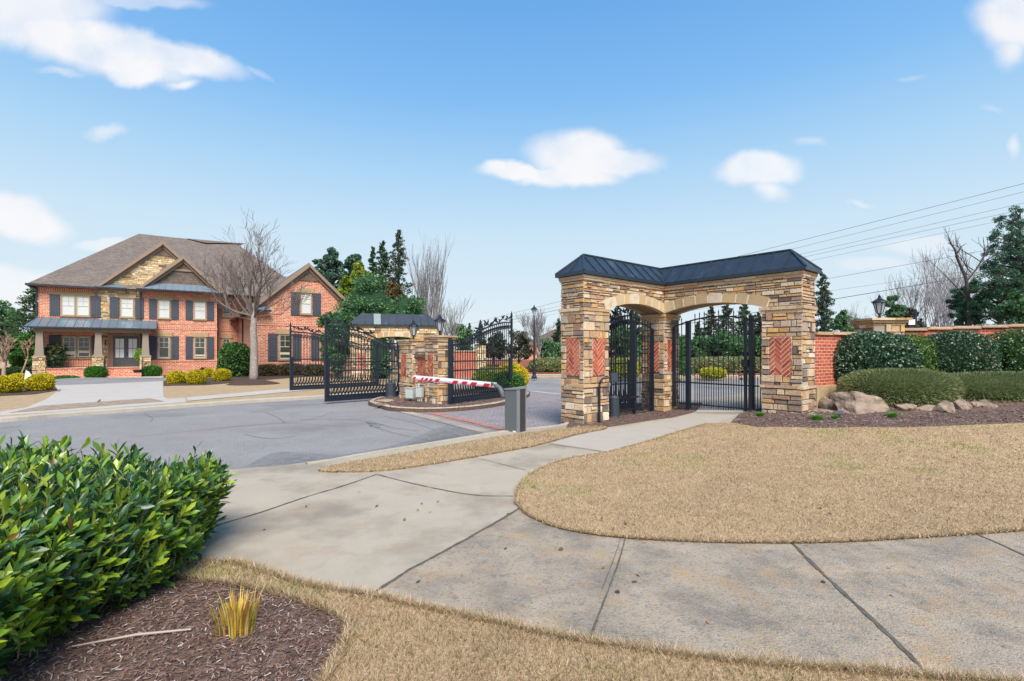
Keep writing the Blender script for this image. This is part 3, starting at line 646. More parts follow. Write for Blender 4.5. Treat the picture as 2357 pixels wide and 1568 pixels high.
# entry lane: pavers with bands, island, far street
lane = patch('pavement', [P(955, 951, -.12), P(1152, 1002, -.12), (1.2, 11.9), (3.4, 15.6), (5.5, 20), (1.1, 22.3), (.2, 17), P(1100, 940, -.12)], -.114, PAVER, 2, hfun=flat0)
strip('concrete_band', [P(930, 948, -.12), P(1160, 1004, -.12)], .34, -.108, CONC, hf=flat0)
strip('red_band', [P(985, 950, -.12), P(1075, 970, -.12), P(1160, 990, -.12)], .2, -.104, REDPAVE, hf=flat0)
strip('concrete_band', [(0.9, 22.6), (3, 19.7), (6.5, 20.8)], .3, -.106, CONC_PALE, hf=flat0)
isl = curve_pts([(-4.28, 16.0), (-3.8, 15.25), (-3.05, 14.85), (-2.2, 14.82), (-1.2, 15.4), (-.3, 16.7), (.35, 18.6), (.75, 20.6), (.3, 22.2), (-1.6, 23), (-3.6, 22.4), (-4.7, 20.4), (-5.0, 18), (-4.85, 16.8)], 5, True)
patch('mulch_bed', isl, -.005, MULCH, .8, .2, hfun=flat0)
kerb('kerb', isl, .19, .012, -.2, closed=True, side=1)
chips('wood_chips', 'brown mulch on the kerbed island round the gate pillars', isl, 3500, .07, MC5, [3, 1, 3, 2], -.004, 15, .5)
strip('crack', PP([(690, 966), (830, 968), (905, 985), (960, 992)], -.12), .02, -.117, JOINT, None, .6, flat0)
strip('crack', PP([(880, 958), (945, 972), (1000, 989), (1020, 992)], -.12), .016, -.117, JOINT, None, .6, flat0)
strip('crack', PP([(500, 985), (640, 975), (760, 980)], -.12), .012, -.117, JOINT, None, .6, flat0)
for cl in ([(560, 1000), (620, 1010), (680, 1004)], [(840, 972), (870, 986), (930, 1003), (1010, 1016)], [(610, 950), (640, 962), (655, 975)], [(330, 952), (350, 962), (345, 972)], [(1010, 985), (1060, 1000), (1100, 1004)]):
    strip('crack', PP(cl, -.12), .016, -.116, JOINT, None, .7, flat0)
for k_, (g_, pw_) in enumerate(((.165, 1.0), (.135, .66), (.105, .36))):     # damp, dirty asphalt along the kerb, in three uneven layers
    lo_ = [(540, 1099), (700, 1080), (860, 1052), (1000, 1028), (1140, 1003)]
    up_ = [(u + R(-8, 8), v - (30 + 16 * math.sin(u * .013)) * pw_ + R(-3, 3)) for u, v in ((1080, 1012), (1010, 1022), (940, 1036), (860, 1050), (780, 1063), (700, 1078), (620, 1092))]
    patch('road_stain', curve_pts(PP(lo_ + up_, -.12), 5, True), -.1165 + .002 * k_, mat('road_stain_%s' % 'abc'[k_], (g_, g_ * .97, g_ * .98), .9, var=.2, scale=5, bump=.5, bscale=90, blotch=[((.21, .205, .20), 6, .50, .64, .75), ((.28, .275, .27), 45, .5, .62, .6), ((.07, .07, .08), 80, .56, .66, .7)]), 1, hfun=flat0)
for cl in ([(845, 973), (858, 976), (866, 974)], [(856, 978), (872, 979), (884, 978)], [(862, 983), (875, 984)], [(850, 980), (856, 982)]): strip('oil_stain', PP(cl, -.12), .05, -.1155, mat('oil', (.05, .065, .08), .7, var=.4, scale=20), None, .7, flat0)
strip('road_joint', PP([(300, 1006), (520, 985), (700, 968), (770, 948)], -.12), .014, -.117, JOINT, None, .5, flat0)
kerb('kerb', [(-6, 34.2), (6, 33.2), (18, 31.5), (34, 30)], .2, .01, -.3, side=1)
patch('lawn', [(-6, 34.2), (6, 33.2), (18, 31.5), (34, 30), (60, 30), (60, 60), (-6, 60)], 0, LAWN, 6, .3, hfun=flat0)
patch('sidewalk', [(-6, 35.8), (6, 35), (18, 33.4), (34, 31.8), (34, 33.5), (18, 35), (6, 36.6), (-6, 37.4)], .01, CONC_PALE, 6, hfun=flat0)
patch('bank', [(-3.5, 38.2), (8, 37.0), (20, 35.4), (45, 34.2), (45, 60), (-3.5, 60)], .0, STRAW, 2, hfun=lambda x, y: .02 + .045 * max(0, min(y - 37.3, 14)))

# ------------------------------------------------------------------ masonry makers
BUFF = [(.60, .43, .28), (.68, .53, .38), (.54, .35, .19), (.49, .38, .30), (.30, .225, .18), (.74, .62, .49), (.62, .37, .16), (.19, .15, .135), (.45, .27, .19), (.44, .39, .36)]
BW = [6, 5, 4, 4.5, 3.2, 3, 3, 1.8, 2.2, 1.6]
CREAM = [(.74, .58, .37), (.82, .70, .50), (.60, .45, .26), (.36, .26, .16), (.70, .50, .26), (.22, .16, .10)]
CW = [6, 5, 4, 2, 3, 1.4]
def stones(mb, p0, u, n, w, z0, z1, holes=(), ext=None, ch=(.06, .22), ln=(.12, .42), pr=(.010, .042), cols=BUFF, cw=BW, e=.02, xmax=None, top=None, mat_=0):
    """irregular courses of split stones on the face p0 + u*[0,w], z0..z1, standing out along n"""
    u, n, p0 = np.array(u, float), np.array(n, float), np.array(p0, float); z = z0; V = []; C = []
    cols = np.array(cols); cw = np.array(cw) / sum(cw)
    while z < z1 - .015:
        h = min(R(*ch), z1 - z)
        if z1 - z - h < ch[0] * .7: h = z1 - z
        x = -e + R(-.0, .0)
        while x < w + e - .01:
            L = R(*ln) * (1.0 if h < (ch[0] + ch[1]) / 2 else .75); L = min(L, w + e - x)
            if w + e - x - L < .05: L = w + e - x
            skip = False
            for (a, b, c, d) in holes:
                if z + h / 2 > c and z + h / 2 < d:
                    if a - .005 <= x < b - .005: x = b; skip = True; break
                    if x < a < x + L: L = a - x
            if skip: continue
            parts = [(z, h)] if (h < ch[1] * .7 or R(0, 1) < .78) else [(z, h * .45), (z + h * .45, h * .55)]
            for (zz, hh) in parts:
                za, zb = zz, zz + hh
                if ext: 
                    lo = ext(x + L / 2)
                    if lo > zb - .02: continue
                    za = max(za, lo)
                if top and top(x + L / 2) < zb: 
                    zb = top(x + L / 2)
                    if zb - za < .02: continue
                g = .006; p = R(*pr); b = .010; j = lambda: R(-.006, .006)
                A = [(x + g, za + g), (x + L - g, za + g), (x + L - g, zb - g), (x + g, zb - g)]
                B = [(x + g + b + j() * .5, za + g + b + j() * .5), (x + L - g - b + j(), za + g + b + j() * .5), (x + L - g - b + j(), zb - g - b + j() * .5), (x + g + b + j(), zb - g - b + j() * .5)]
                for (q, dd) in ((A, -.01), (B, None)):
                    for (xx, zq) in q: V.append(p0 + u * xx + n * ((p + R(-.005, .005)) if dd is None else dd) + np.array((0, 0, zq)))
                C.append(cols[rng.choice(len(cols), p=cw)] * R(.8, 1.18))
            x += L
        z += h
    k = len(C); o = np.arange(k)[:, None] * 8
    Q = np.concatenate([o + np.array([f]) for f in ((4, 5, 6, 7), (0, 1, 5, 4), (1, 2, 6, 5), (2, 3, 7, 6), (3, 0, 4, 7))])
    if (np.cross(u, np.array((0, 0, 1.))) @ n) < 0: Q = Q[:, ::-1]
    mb.add(np.array(V), [Q], mat_, np.tile(np.array(C), (5, 1)))
def ledge(mb, x0, x1, y0, y1, z0, z1, out, cols=BUFF[:3], mat_=0, rows=1):
    """course of long flat stones standing out round a pillar"""
    hh = (z1 - z0) / rows
    for r in range(rows):
        o = out * (1 - .35 * r) if rows > 1 else out; za = z1 - hh * (r + 1); zb = z1 - hh * r
        segs = [((x0 - o, y0 - o), (x1 + o, y0 + .08)), ((x0 - o, y1 - .08), (x1 + o, y1 + o))]
        for (a, b) in segs:
            x = a[0]
            while x < b[0] - .001:
                L = min(R(.25, .6), b[0] - x)
                if b[0] - x - L < .12: L = b[0] - x
                mb.lohi((x + .003, a[1] + R(0, .012), za + R(.002, .008)), (x + L - .003, b[1], zb - R(0, .006)), mat_, np.array(random.choice(cols)) * R(.85, 1.12)); x += L
        for (xa, xb) in ((x0 - o, x0 + .08), (x1 - .08, x1 + o)):
            y = y0 + .082
            while y < y1 - .085:
                L = min(R(.25, .6), y1 - .082 - y)
                if y1 - .082 - y - L < .12: L = y1 - .082 - y
                mb.lohi((xa + R(0, .012), y + .003, za + R(.002, .008)), (xb, y + L - .003, zb - R(0, .006)), mat_, np.array(random.choice(cols)) * R(.85, 1.12)); y += L
def clip(poly, x0, x1, z0, z1):
    for ax, lim, sg in ((0, x0, 1), (0, x1, -1), (1, z0, 1), (1, z1, -1)):
        out = []
        for i in range(len(poly)):
            p, q = poly[i], poly[(i + 1) % len(poly)]; a = sg * (p[ax] - lim); b = sg * (q[ax] - lim)
            if a >= 0: out.append(p)
            if (a > 0 > b) or (a < 0 < b):
                t = a / (a - b); out.append((p[0] + (q[0] - p[0]) * t, p[1] + (q[1] - p[1]) * t))
        poly = out
        if len(poly) < 3: return []
    return poly
def herring(parent, p0, u, n, w, z0, z1, cell=.078, dull=1.0, seed=0):
    """panel of bricks laid in a herringbone, set in pale mortar"""
    u, n, p0 = Vector(u), Vector(n), Vector(p0); mb = MB()
    f = lambda x, z, d: tuple(p0 + u * x + n * d + Vector((0, 0, z)))
    q = [f(0, z0, .012), f(w, z0, .012), f(w, z1, .012), f(0, z1, .012)]
    mb.prism(q, tuple(n * -.03), 1)
    s2 = math.sqrt(.5); N = 26
    for i in range(-N, N):
        for k in range(-N, N):
            for vert in (0, 1):
                if not vert:
                    if (i - k) % 6: continue
                    r = (i, k, i + 3, k + 1)
                else:
                    if (i - k - 5) % 6: continue
                    r = (i, k, i + 1, k + 3)
                g = .11; c = [(r[0] + g, r[1] + g), (r[2] - g, r[1] + g), (r[2] - g, r[3] - g), (r[0] + g, r[3] - g)]
                c = [((a - b) * s2 * cell + w / 2, (a + b) * s2 * cell + (z0 + z1) / 2) for a, b in c]
                c = clip(c, .008, w - .008, z0 + .008, z1 - .008)
                if len(c) >= 3: mb.prism([f(a, b, .010) for a, b in c], tuple(n * R(.008, .014)), 0, np.array(random.choice([(.44, .085, .035), (.50, .11, .05), (.36, .06, .03), (.56, .16, .08)])) * R(.85, 1.1) * dull)
    return mb.build('brick_panel', [HBRICK, HMORT], parent)
def stone_pillar(name, parent, x0, x1, y0, y1, z0, z1, panels=(), bands=(), core=True, **kw):
    mb = MB()
    mb.lohi((x0 + .012, y0 + .012, z0), (x1 - .012, y1 - .012, z1), 1)
    hx = {'-y': [], '+y': [], '-x': [], '+x': []}
    for (fc, a, b, c, d) in panels: hx[fc].append((a, b, c, d))
    stones(mb, (x0, y0, 0), (1, 0, 0), (0, -1, 0), x1 - x0, z0, z1, hx['-y'], **kw)
    stones(mb, (x0, y1, 0), (1, 0, 0), (0, 1, 0), x1 - x0, z0, z1, hx['+y'], **kw)
    stones(mb, (x0, y0, 0), (0, 1, 0), (-1, 0, 0), y1 - y0, z0, z1, hx['-x'], **kw)
    stones(mb, (x1, y0, 0), (0, 1, 0), (1, 0, 0), y1 - y0, z0, z1, hx['+x'], **kw)
    for (a, b, o, r) in bands: ledge(mb, x0, x1, y0, y1, a, b, o, rows=r)
    p = mb.build(name, [STONE, MORTAR], parent)
    for (fc, a, b, c, d) in panels:
        if fc == '-y': herring(p, (x0 + a, y0, 0), (1, 0, 0), (0, -1, 0), b - a, c, d)
        if fc == '-x': herring(p, (x0, y0 + a, 0), (0, 1, 0), (-1, 0, 0), b - a, c, d)
        if fc == '+x': herring(p, (x1, y0 + a, 0), (0, 1, 0), (1, 0, 0), b - a, c, d)
    return p
VCOL = [(.54, .38, .19), (.56, .43, .26), (.62, .52, .38), (.50, .31, .13), (.46, .33, .18)]
def arch(name, parent, axis, a0, a1, face, T, zs, rise, ring, ztop, n=8):
    """flat arch of dressed stones with the solid wall above it; axis 'x' or 'y' is the way it spans"""
    mid, half = (a0 + a1) / 2, (a1 - a0) / 2
    rad = (half * half + rise * rise) / (2 * rise); zc = zs + rise - rad
    intr = lambda s: zc + math.sqrt(max(0, rad * rad - (s - mid) ** 2))
    extr = lambda s: zc + math.sqrt(max(0, (rad + ring) ** 2 - (s - mid) ** 2))
    f = (lambda s, d, z: (s, face + d, z)) if axis == 'x' else (lambda s, d, z: (face + d, s, z))
    wall = MB(); K = 24
    for i in range(K):
        s0, s1 = a0 + (a1 - a0) * i / K, a0 + (a1 - a0) * (i + 1) / K
        q = [f(s0, .01, intr(s0) + .02), f(s1, .01, intr(s1) + .02), f(s1, .01, ztop), f(s0, .01, ztop)]
        wall.prism(q, (0, T - .02, 0) if axis == 'x' else (T - .02, 0, 0), 1)
    am = math.asin(min(.999, half / (rad + .0))); ex = .11 / rad
    cuts = [-am - ex] + sorted(-am + 2 * am * (i + R(-.18, .18)) / n for i in range(1, n)) + [am + ex]
    for d0, d1, v in ((-.035, .12, MB()), (T - .12, T + .035, MB())):
        for i in range(n):
            t0, t1 = cuts[i] + .0045, cuts[i + 1] - .0045; oj = R(-.006, .010)
            pts = []
            for t in (t0, (t0 + t1) / 2, t1): pts.append(f(mid + rad * math.sin(t), d0, zc + rad * math.cos(t)))
            for t in (t1, (t0 + t1) / 2, t0): pts.append(f(mid + (rad + ring + oj) * math.sin(t), d0, zc + (rad + ring + oj) * math.cos(t)))
            v.prism(pts, (0, d1 - d0, 0) if axis == 'x' else (d1 - d0, 0, 0), 0, np.array(random.choice(VCOL)) * R(.9, 1.08))
        pts = []
        for k in range(17): t = cuts[0] + (cuts[-1] - cuts[0]) * k / 16; pts.append(f(mid + (rad + .006) * math.sin(t), d0 + .008, zc + (rad + .006) * math.cos(t)))
        for k in range(16, -1, -1): t = cuts[0] + (cuts[-1] - cuts[0]) * k / 16; pts.append(f(mid + (rad + ring - .02) * math.sin(t), d0 + .008, zc + (rad + ring - .02) * math.cos(t)))
        for k in range(16):
            q = [pts[k], pts[k + 1], pts[32 - k], pts[33 - k]]; v.prism(q, (0, d1 - d0 - .012, 0) if axis == 'x' else (d1 - d0 - .012, 0, 0), 1)
        v.build(name, [VOUS, VMORT], parent)
    return wall, intr, extr

# ------------------------------------------------------------------ the stone gateway by the path (an L of two arches under one metal roof)
def gateway(label, loc, rz, A=3.25, B=3.46, T=.7, z0=-.25, nb=True):
    G = thing('stone_gateway', label, 'gateway', loc, rz)
    PZ = (1.13, 2.03); BD = ((2.56, 2.72, .065, 2), (.86, .93, .05, 1))
    PL = .86
    stone_pillar('pillar', G, 0, PL, 0, T, z0, 2.72, [('-y', .28, .74, *PZ), ('-x', .11, .54, *PZ)], BD)
    stone_pillar('pillar', G, A, A + T, 0, T, z0, 2.70, [('-y', .13, .50, *PZ), ('-x', .14, .52, *PZ)], BD)
    stone_pillar('pillar', G, A, A + T, -B, -B + PL - .02, z0 + .2, 2.72, [('-x', .20, .68, *PZ)], BD)
    up = MB(); zt = 3.47
    w1, i1, e1 = arch('arch', G, 'x', PL, A, 0, T, 2.73, .19, .25, zt)
    w2, i2, e2 = arch('arch', G, 'y', -B + PL - .02, 0, A, T, 2.73, .19, .25, zt)
    for w in (w1, w2):
        up.v += w.v; up.f += [(q + up.n, m, c) for q, m, c in w.f]; up.n += w.n
    up.lohi((.012, .012, 2.71), (PL, T - .012, zt), 1); up.lohi((A, .012, 2.69), (A + T - .012, T - .012, zt), 1); up.lohi((A + .012, -B + .012, 2.71), (A + T - .012, -B + PL - .02, zt), 1)
    X1 = lambda x: e1(x) - .05 if PL - .1 < x < A else 2.72
    stones(up, (0, 0, 0), (1, 0, 0), (0, -1, 0), A - .03, 2.72, zt, ext=X1, ch=(.05, .12))
    stones(up, (0, T, 0), (1, 0, 0), (0, 1, 0), A + T, 2.72, zt, ext=X1, ch=(.05, .12))
    stones(up, (0, 0, 0), (0, 1, 0), (-1, 0, 0), T, 2.72, zt, ch=(.05, .12))
    X2 = lambda y: e2(y - B) - .05 if y > PL - .12 and y < B else 2.72
    stones(up, (A, -B, 0), (0, 1, 0), (-1, 0, 0), B - .03, 2.72, zt, ext=X2, ch=(.05, .12))
    stones(up, (A + T, -B, 0), (0, 1, 0), (1, 0, 0), B + T, 2.72, zt, ext=X2, ch=(.05, .12))
    stones(up, (A, -B, 0), (1, 0, 0), (0, -1, 0), T, 2.72, zt, ch=(.05, .12))
    # thin courses standing out below the eave
    for (za, zb, o) in ((3.36, 3.41, .045), (3.413, 3.468, .065)):
        def run(p, d, nn, L):
            x = -o
            while x < L + o - .001:
                l = min(R(.3, .75), L + o - x)
                if L + o - x - l < .15: l = L + o - x
                c0 = Vector(p) + Vector(d) * (x + .003); c1 = Vector(p) + Vector(d) * (x + l - .003)
                q = [c0 + Vector((0, 0, za)), c1 + Vector((0, 0, za)), c1 + Vector((0, 0, zb)), c0 + Vector((0, 0, zb))]
                up.prism([tuple(k) for k in q], tuple(Vector(nn) * (o + R(-.008, .006))), 0, np.array(random.choice(BUFF[:3])) * R(.85, 1.1)); x += l
        run((0, 0, 0), (1, 0, 0), (0, -1, 0), A - .06); run((0, T, 0), (0, -1, 0), (-1, 0, 0), T); run((A, 0, 0), (0, -1, 0), (-1, 0, 0), B)
        run((A, -B, 0), (1, 0, 0), (0, -1, 0), T); run((A + T, -B, 0), (0, 1, 0), (1, 0, 0), B + T); run((0, T, 0), (1, 0, 0), (0, 1, 0), A + T)
    up.build('wall', [STONE, MORTAR], G)
    r = MB(); o = .12; E, Rz = 3.55, 4.03; h = T / 2; mx = A + h; xa, xb, ya, yb, yc = -o, A - o, -o, T + o, -B - o
    xc = A + T + o; R1 = (h + .02, h, Rz); R2 = (mx, h, Rz); R3 = (mx, -B + h + .02, Rz)
    polys = [[(xa, yb, E), (xa, ya, E), R1], [(xa, ya, E), (xb, ya, E), R2, R1], [(xc, yb, E), (xa, yb, E), R1, R2], [(xb, ya, E), (xb, yc, E), R3, R2], [(xc, yc, E), (xc, yb, E), R2, R3], [(xb, yc, E), (xc, yc, E), R3]]
    for p in polys: r.add(p, [tuple(range(len(p)))])
    L6 = [(xa, ya), (xb, ya), (xb, yc), (xc, yc), (xc, yb), (xa, yb)]
    for i in range(6):
        a, b = L6[i], L6[(i + 1) % 6]; r.quad((*a, E - .07), (*b, E - .07), (*b, E + .012), (*a, E + .012))
    r.quad((xa, ya, E - .07), (xa, yb, E - .07), (xc, yb, E - .07), (xc, ya, E - .07)); r.quad((xb, ya, E - .07), (xc, ya, E - .07), (xc, yc, E - .07), (xb, yc, E - .07))
    sl = (Rz - E) / (h + o)
    def seam(p, q):
        if (Vector(q) - Vector(p)).length > .06: r.bar((p[0], p[1], p[2] + .012), (q[0], q[1], q[2] + .012), .02, .035)
    for k in range(1, 12):
        x = xa + .06 + k * .385
        if x < mx - .1:
            dtop = min(h + o, (x - xa)); ds = max(0, x - xb); seam((x, ya + ds, E + ds * sl), (x, ya + dtop, E + dtop * sl))
        if x < xc - .1:
            dt = min(h + o, x - xa, xc - x if x > mx else 9); seam((x, yb, E), (x, yb - dt, E + dt * sl))
        y = yc + .06 + k * .385
        if y < h:
            dt = min(h + o, y - yc); ds = max(0, y - ya); seam((xb + ds, y, E + ds * sl), (xb + dt, y, E + dt * sl))
            seam((xc, y, E), (xc - min(dt, h + o), y, E + min(dt, h + o) * sl))
    for a, b in (((xa, ya, E), R1), ((xa, yb, E), R1), (R1, R2), (R2, R3), ((xb, yc, E), R3), ((xc, yc, E), R3), ((xc, yb, E), R2)):
        r.bar(tuple(Vector(a) + Vector((0, 0, .012))), tuple(Vector(b) + Vector((0, 0, .012))), .05, .03)
    for c in ((xa + .32, (ya + yb) / 2),): seam((xa, h, E), (xa + .3, h, E + .3 * sl))
    r.build('roof', METALROOF, G)
    return G
LG = Vector((1.66, 11.5, 0)); GRZ = math.radians(40)
gateway('large L-shaped stone gateway of two arches, dark metal roof, by the footpath', tuple(LG), GRZ)
GM = XF['stone_gateway']
def gl(x, y, z=0): return GM @ Vector((x, y, z))

# pedestrian gates standing in the two arches
def ped_gate(name, label, loc, rz, x0, x1, zb, zt, rise, posts, group, lock=None, step=.125):
    t = thing(name, label, 'gate', loc, rz, group)
    mid, half = (x0 + x1) / 2, (x1 - x0) / 2
    ztop = lambda x: zt + rise * (1 - ((x - mid) / half) ** 2)
    fr = MB()
    for (x, w, a, b) in posts: fr.lohi((x - w / 2, -w / 2, a), (x + w / 2, w / 2, b))
    K = 14
    for i in range(K):
        a = x0 + (x1 - x0) * i / K; b = x0 + (x1 - x0) * (i + 1) / K; fr.bar((a, 0, ztop(a)), (b, 0, ztop(b)), .03, .035)
    for z in (zb + .05, .86): fr.bar((x0, 0, z), (x1, 0, z), .028, .036)
    fr.build('frame', IRONBLUE, t)
    b = MB(); n = int((x1 - x0) / step); 
    for i in range(n + 1):
        x = x0 + (x1 - x0) * i / n; zz = ztop(x) + .16
        if any(abs(x - p[0]) < p[1] / 2 + .02 for p in posts): continue
        b.bar((x, 0, zb - .02), (x, 0, zz - .07), .017); b.tube([(x, 0, zz - .07), (x, 0, zz - .05), (x, 0, zz + .02)], [.012, .016, .001], 4)
        if i < n:
            x += (x1 - x0) / n / 2
            b.bar((x, 0, zb - .02), (x, 0, 1.02), .015); b.tube([(x, 0, 1.02), (x, 0, 1.04), (x, 0, 1.11)], [.010, .014, .001], 4)
    b.build('bars', IRON, t)
    if lock:
        l = MB(); l.lohi((lock - .09, -.05, 1.32), (lock + .06, -.12, 1.50)); l.lohi((lock - .05, -.045, .95), (lock + .03, -.09, 1.34))
        l.build('lock_box', IRON, t)
        k = MB(); k.tube([(lock - .05, -.09, 1.12), (lock - .05, -.14, 1.12), (lock - .14, -.14, 1.10)], .012, 6); k.lathe((lock - .09, -.12, 1.00), [(.02, 0), (.045, .03), (.02, .06)], 8)
        k.build('handle', IRONBLUE, t)
    return t
g = gl(3.6, 0); ped_gate('pedestrian_gate', 'black spear-topped gate with a lock box closing the wide arch over the footpath', (g.x, g.y, 0), GRZ - math.pi / 2, .06, 2.55, .24, 2.36, .24,
    [(.10, .07, .18, 2.34), (.52, .11, .05, 2.52), (2.06, .06, .2, 2.53), (2.20, .10, .2, 2.58), (2.53, .05, .2, 2.36)], 'gates in the stone arches', lock=2.10)
g = gl(0, .32); ped_gate('pedestrian_gate', 'narrower black gate under the arch behind the bent access post', (g.x, g.y, 0), GRZ, .90, 3.22, .12, 2.30, .22,
    [(.93, .05, .05, 2.32), (2.35, .07, .05, 2.48), (3.18, .07, .05, 2.30)], 'gates in the stone arches')

# vehicle gate leaves with curled bars and leaf ornament
def veh_leaf(label, hinge, free, zb, zl, zh, post=True, hang=.5):
    h = Vector((*hinge, 0)); f = Vector((*free, 0)); L = (f - h).length; rz = math.atan2(f.y - h.y, f.x - h.x)
    t = thing('gate_leaf', label, 'gate', (hinge[0], hinge[1], 0), rz, 'leaves of the driveway gates')
    def zt(x):
        q = max(0, (x / L - .22) / .78); return zl + (zh - zl) * (1 - (1 - q) ** 1.9)
    fr = MB(); w = .06
    fr.lohi((0, -.05, zb - .02), (.09, .05, zl + .06)); fr.lohi((L - .06, -.035, zb), (L, .035, zh + .16)); fr.lohi((.12, -.03, zb), (.17, .03, zl))
    fr.tube([(L - .03, 0, zh + .16), (L - .03, 0, zh + .26), (L - .03, 0, zh + .32), (L - .03, 0, zh + .45)], [.02, .05, .035, .002], 7)
    fr.lohi((.09, -.03, zb), (L - .06, .03, zb + .19)); fr.lohi((.09, -.045, zb + .19), (L - .06, .045, zb + .21))
    for z in (zb + 1.03, zb + 1.33): fr.lohi((.09, -.022, z), (L - .06, .022, z + .045))
    K = 20
    for i in range(K):
        a = .09 + (L - .15) * i / K; b = .09 + (L - .15) * (i + 1) / K; fr.bar((a, 0, zt(a)), (b, 0, zt(b)), .035, .05)
    fr.lohi((L - .16, -.03, zb + .2), (L - .06, .03, zb + 1.45))
    fr.build('frame', IRONBLUE, t)
    bm_ = MB(); cu = MB(); ch_ = MB(); n = int(L / .135); st = (L - .27) / n
    for i in range(1, n):
        x = .17 + st * i; bm_.bar((x, 0, zb + .2), (x, 0, zt(x)), .02)
        # curls on the foot rail and under the top rail
        cu.tube([(x - st * .9, 0, zb + .62), (x - st * .75, 0, zb + .45), (x - st * .4, 0, zb + .30), (x, 0, zb + .235), (x + st * .3, 0, zb + .29), (x + st * .35, 0, zb + .36)], [.012, .024, .03, .027, .02, .01], 5)
        z1 = zt(x)
        ch_.tube([(x, 0, z1 - .34), (x + st * .2, 0, z1 - .22), (x + st * .55, 0, z1 - .10), (x + st * .85, 0, z1 - .12), (x + st * .8, 0, z1 - .2), (x + st * .55, 0, z1 - .21)], [.010, .018, .021, .021, .019, .026], 5)
        ch_.tube([(x, 0, z1 - .24), (x - st * .3, 0, z1 - .12), (x - st * .6, 0, z1 - .13), (x - st * .62, 0, z1 - .2)], [.009, .018, .019, .02], 4)
    bm_.build('bars', IRON, t); cu.build('foot_scrolls', IRON, t); ch_.build('head_scrolls', IRON, t)
    lf = MB(); K = 16; vine = []
    for i in range(K):
        x = L * .38 + (L * .56) * i / (K - 1); vine.append((x, 0, zt(x) + .05 + .05 * math.sin(i * 1.7) + .10 * (i / K) ** 2))
    lf.tube(vine, .012, 5)
    for i, p in enumerate(vine):
        for s_ in (1, -1):
            if R(0, 1) < .25: continue
            an = R(.2, 1.1) * s_ + (.25 if s_ > 0 else 2.9); l = R(.14, .22); d = Vector((math.cos(an), R(-.25, .25), abs(math.sin(an)) if s_ > 0 else math.sin(an) * .5)); d.normalize()
            sd_ = d.cross(Vector((0, 1, 0))).normalized(); q = Vector(p); wd = l * .2
            pts = [q, q + d * l * .35 + sd_ * wd, q + d * l * .7 + sd_ * wd * .8, q + d * l, q + d * l * .7 - sd_ * wd * .8, q + d * l * .35 - sd_ * wd]
            lf.prism([tuple(k) for k in pts], (0, .012, 0))
    lf.tube([(L - .1 - .09 * math.sin(a) , 0, zh + .13 + .09 * math.cos(a)) for a in np.linspace(0, 5.4, 12)], .012, 5)
    lf.build('leaf_ornament', IRON, t)
    return t
veh_leaf('open gate leaf hinged on the island pillar, behind the striped barrier arm', (-2.02, 16.0), (.0, 19.0), .02, 2.06, 2.80)
veh_leaf('nearer of the two exit gate leaves, swung out over the road', (-4.25, 19.2), (-6.43, 17.1), -.03, 2.0, 2.60)
veh_leaf('farther open gate leaf standing over the grass verge before the brick house', (-6.6, 24.6), (-9.6, 21.5), 0.0, 2.0, 2.55)
hp = gl(.75, .98); fp = gl(3.5, 1.25)
veh_leaf('open gate leaf tucked behind the narrower arch of the large gateway', (hp.x, hp.y), (fp.x, fp.y), 0.0, 2.05, 2.75)

# gateway on the far side, seen between the bars
def far_gateway():
    G = thing('stone_gateway', 'smaller looking stone gateway beyond the exit gate leaves with a faded metal roof', 'gateway', (-8.45, 26.1, -.42), math.radians(17))
    A, T = 4.6, .75; PZ = (1.13, 2.03); BD = ((2.56, 2.72, .065, 2), (.86, .93, .05, 1))
    stone_pillar('pillar', G, 0, .95, 0, T, -.2, 2.72, [('-y', .3, .75, *PZ)], BD, cols=CREAM + BUFF[:2], cw=CW + [3, 3])
    stone_pillar('pillar', G, A - .95, A, 0, T, -.2, 2.72, [('-y', .25, .7, *PZ)], BD, cols=CREAM + BUFF[:2], cw=CW + [3, 3])
    up = MB(); w, i1, e1 = arch('arch', G, 'x', .95, A - .95, 0, T, 2.73, .19, .27, 3.47)
    up.v += w.v; up.f += w.f; up.n = w.n
    up.lohi((.012, .012, 2.71), (.95, T - .012, 3.47), 1); up.lohi((A - .95, .012, 2.71), (A - .012, T - .012, 3.47), 1)
    stones(up, (0, 0, 0), (1, 0, 0), (0, -1, 0), A, 2.72, 3.42, ext=lambda x: e1(x) - .05 if .85 < x < A - .85 else 2.72, cols=CREAM, cw=CW)
    stones(up, (0, 0, 0), (0, 1, 0), (-1, 0, 0), T, 2.72, 3.42, cols=CREAM, cw=CW)
    up.lohi((-.06, -.06, 3.42), (A + .06, T + .06, 3.475), 0, (.58, .42, .2)); up.build('wall', [STONE, MORTAR], G)
    r = MB(); o = .14; E, Z = 3.55, 4.15; a = (-o, -o, E); b = (A + o, -o, E); c = (A + o, T + o, E); d = (-o, T + o, E); p = (.5, T / 2, Z); q = (A - .5, T / 2, Z)
    for f_ in ([a, b, q, p], [b, c, q], [c, d, p, q], [d, a, p]): r.add(f_, [tuple(range(len(f_)))])
    r.lohi((-o, -o, E - .08), (A + o, T + o, E - .002))
    for k in range(1, 12):
        x = -o + k * .42
        if x < A: dt = min(T / 2 + o, (x + o) * .8, (A + o - x) * .8); r.bar((x, -o, E + .02), (x, -o + dt, E + .02 + dt * .6 / (T / 2 + o)), .035, .07)
    rf = r.build('roof', METALROOF, G)
    s_ = MB(); x = -o + 2 * .42; s_.add([(x + .46, -o - .0, E + .006), (x + .84, -o, E + .006), (x + .84, T / 2, Z + .006), (x + .46, T / 2, Z + .006)], [(0, 1, 2, 3)])
    tag(s_.build('roof_panel', mat('faded_panel', (.20, .25, .24), .5, var=.1), rf), 'pale faded roof panel')
    return G
far_gateway()
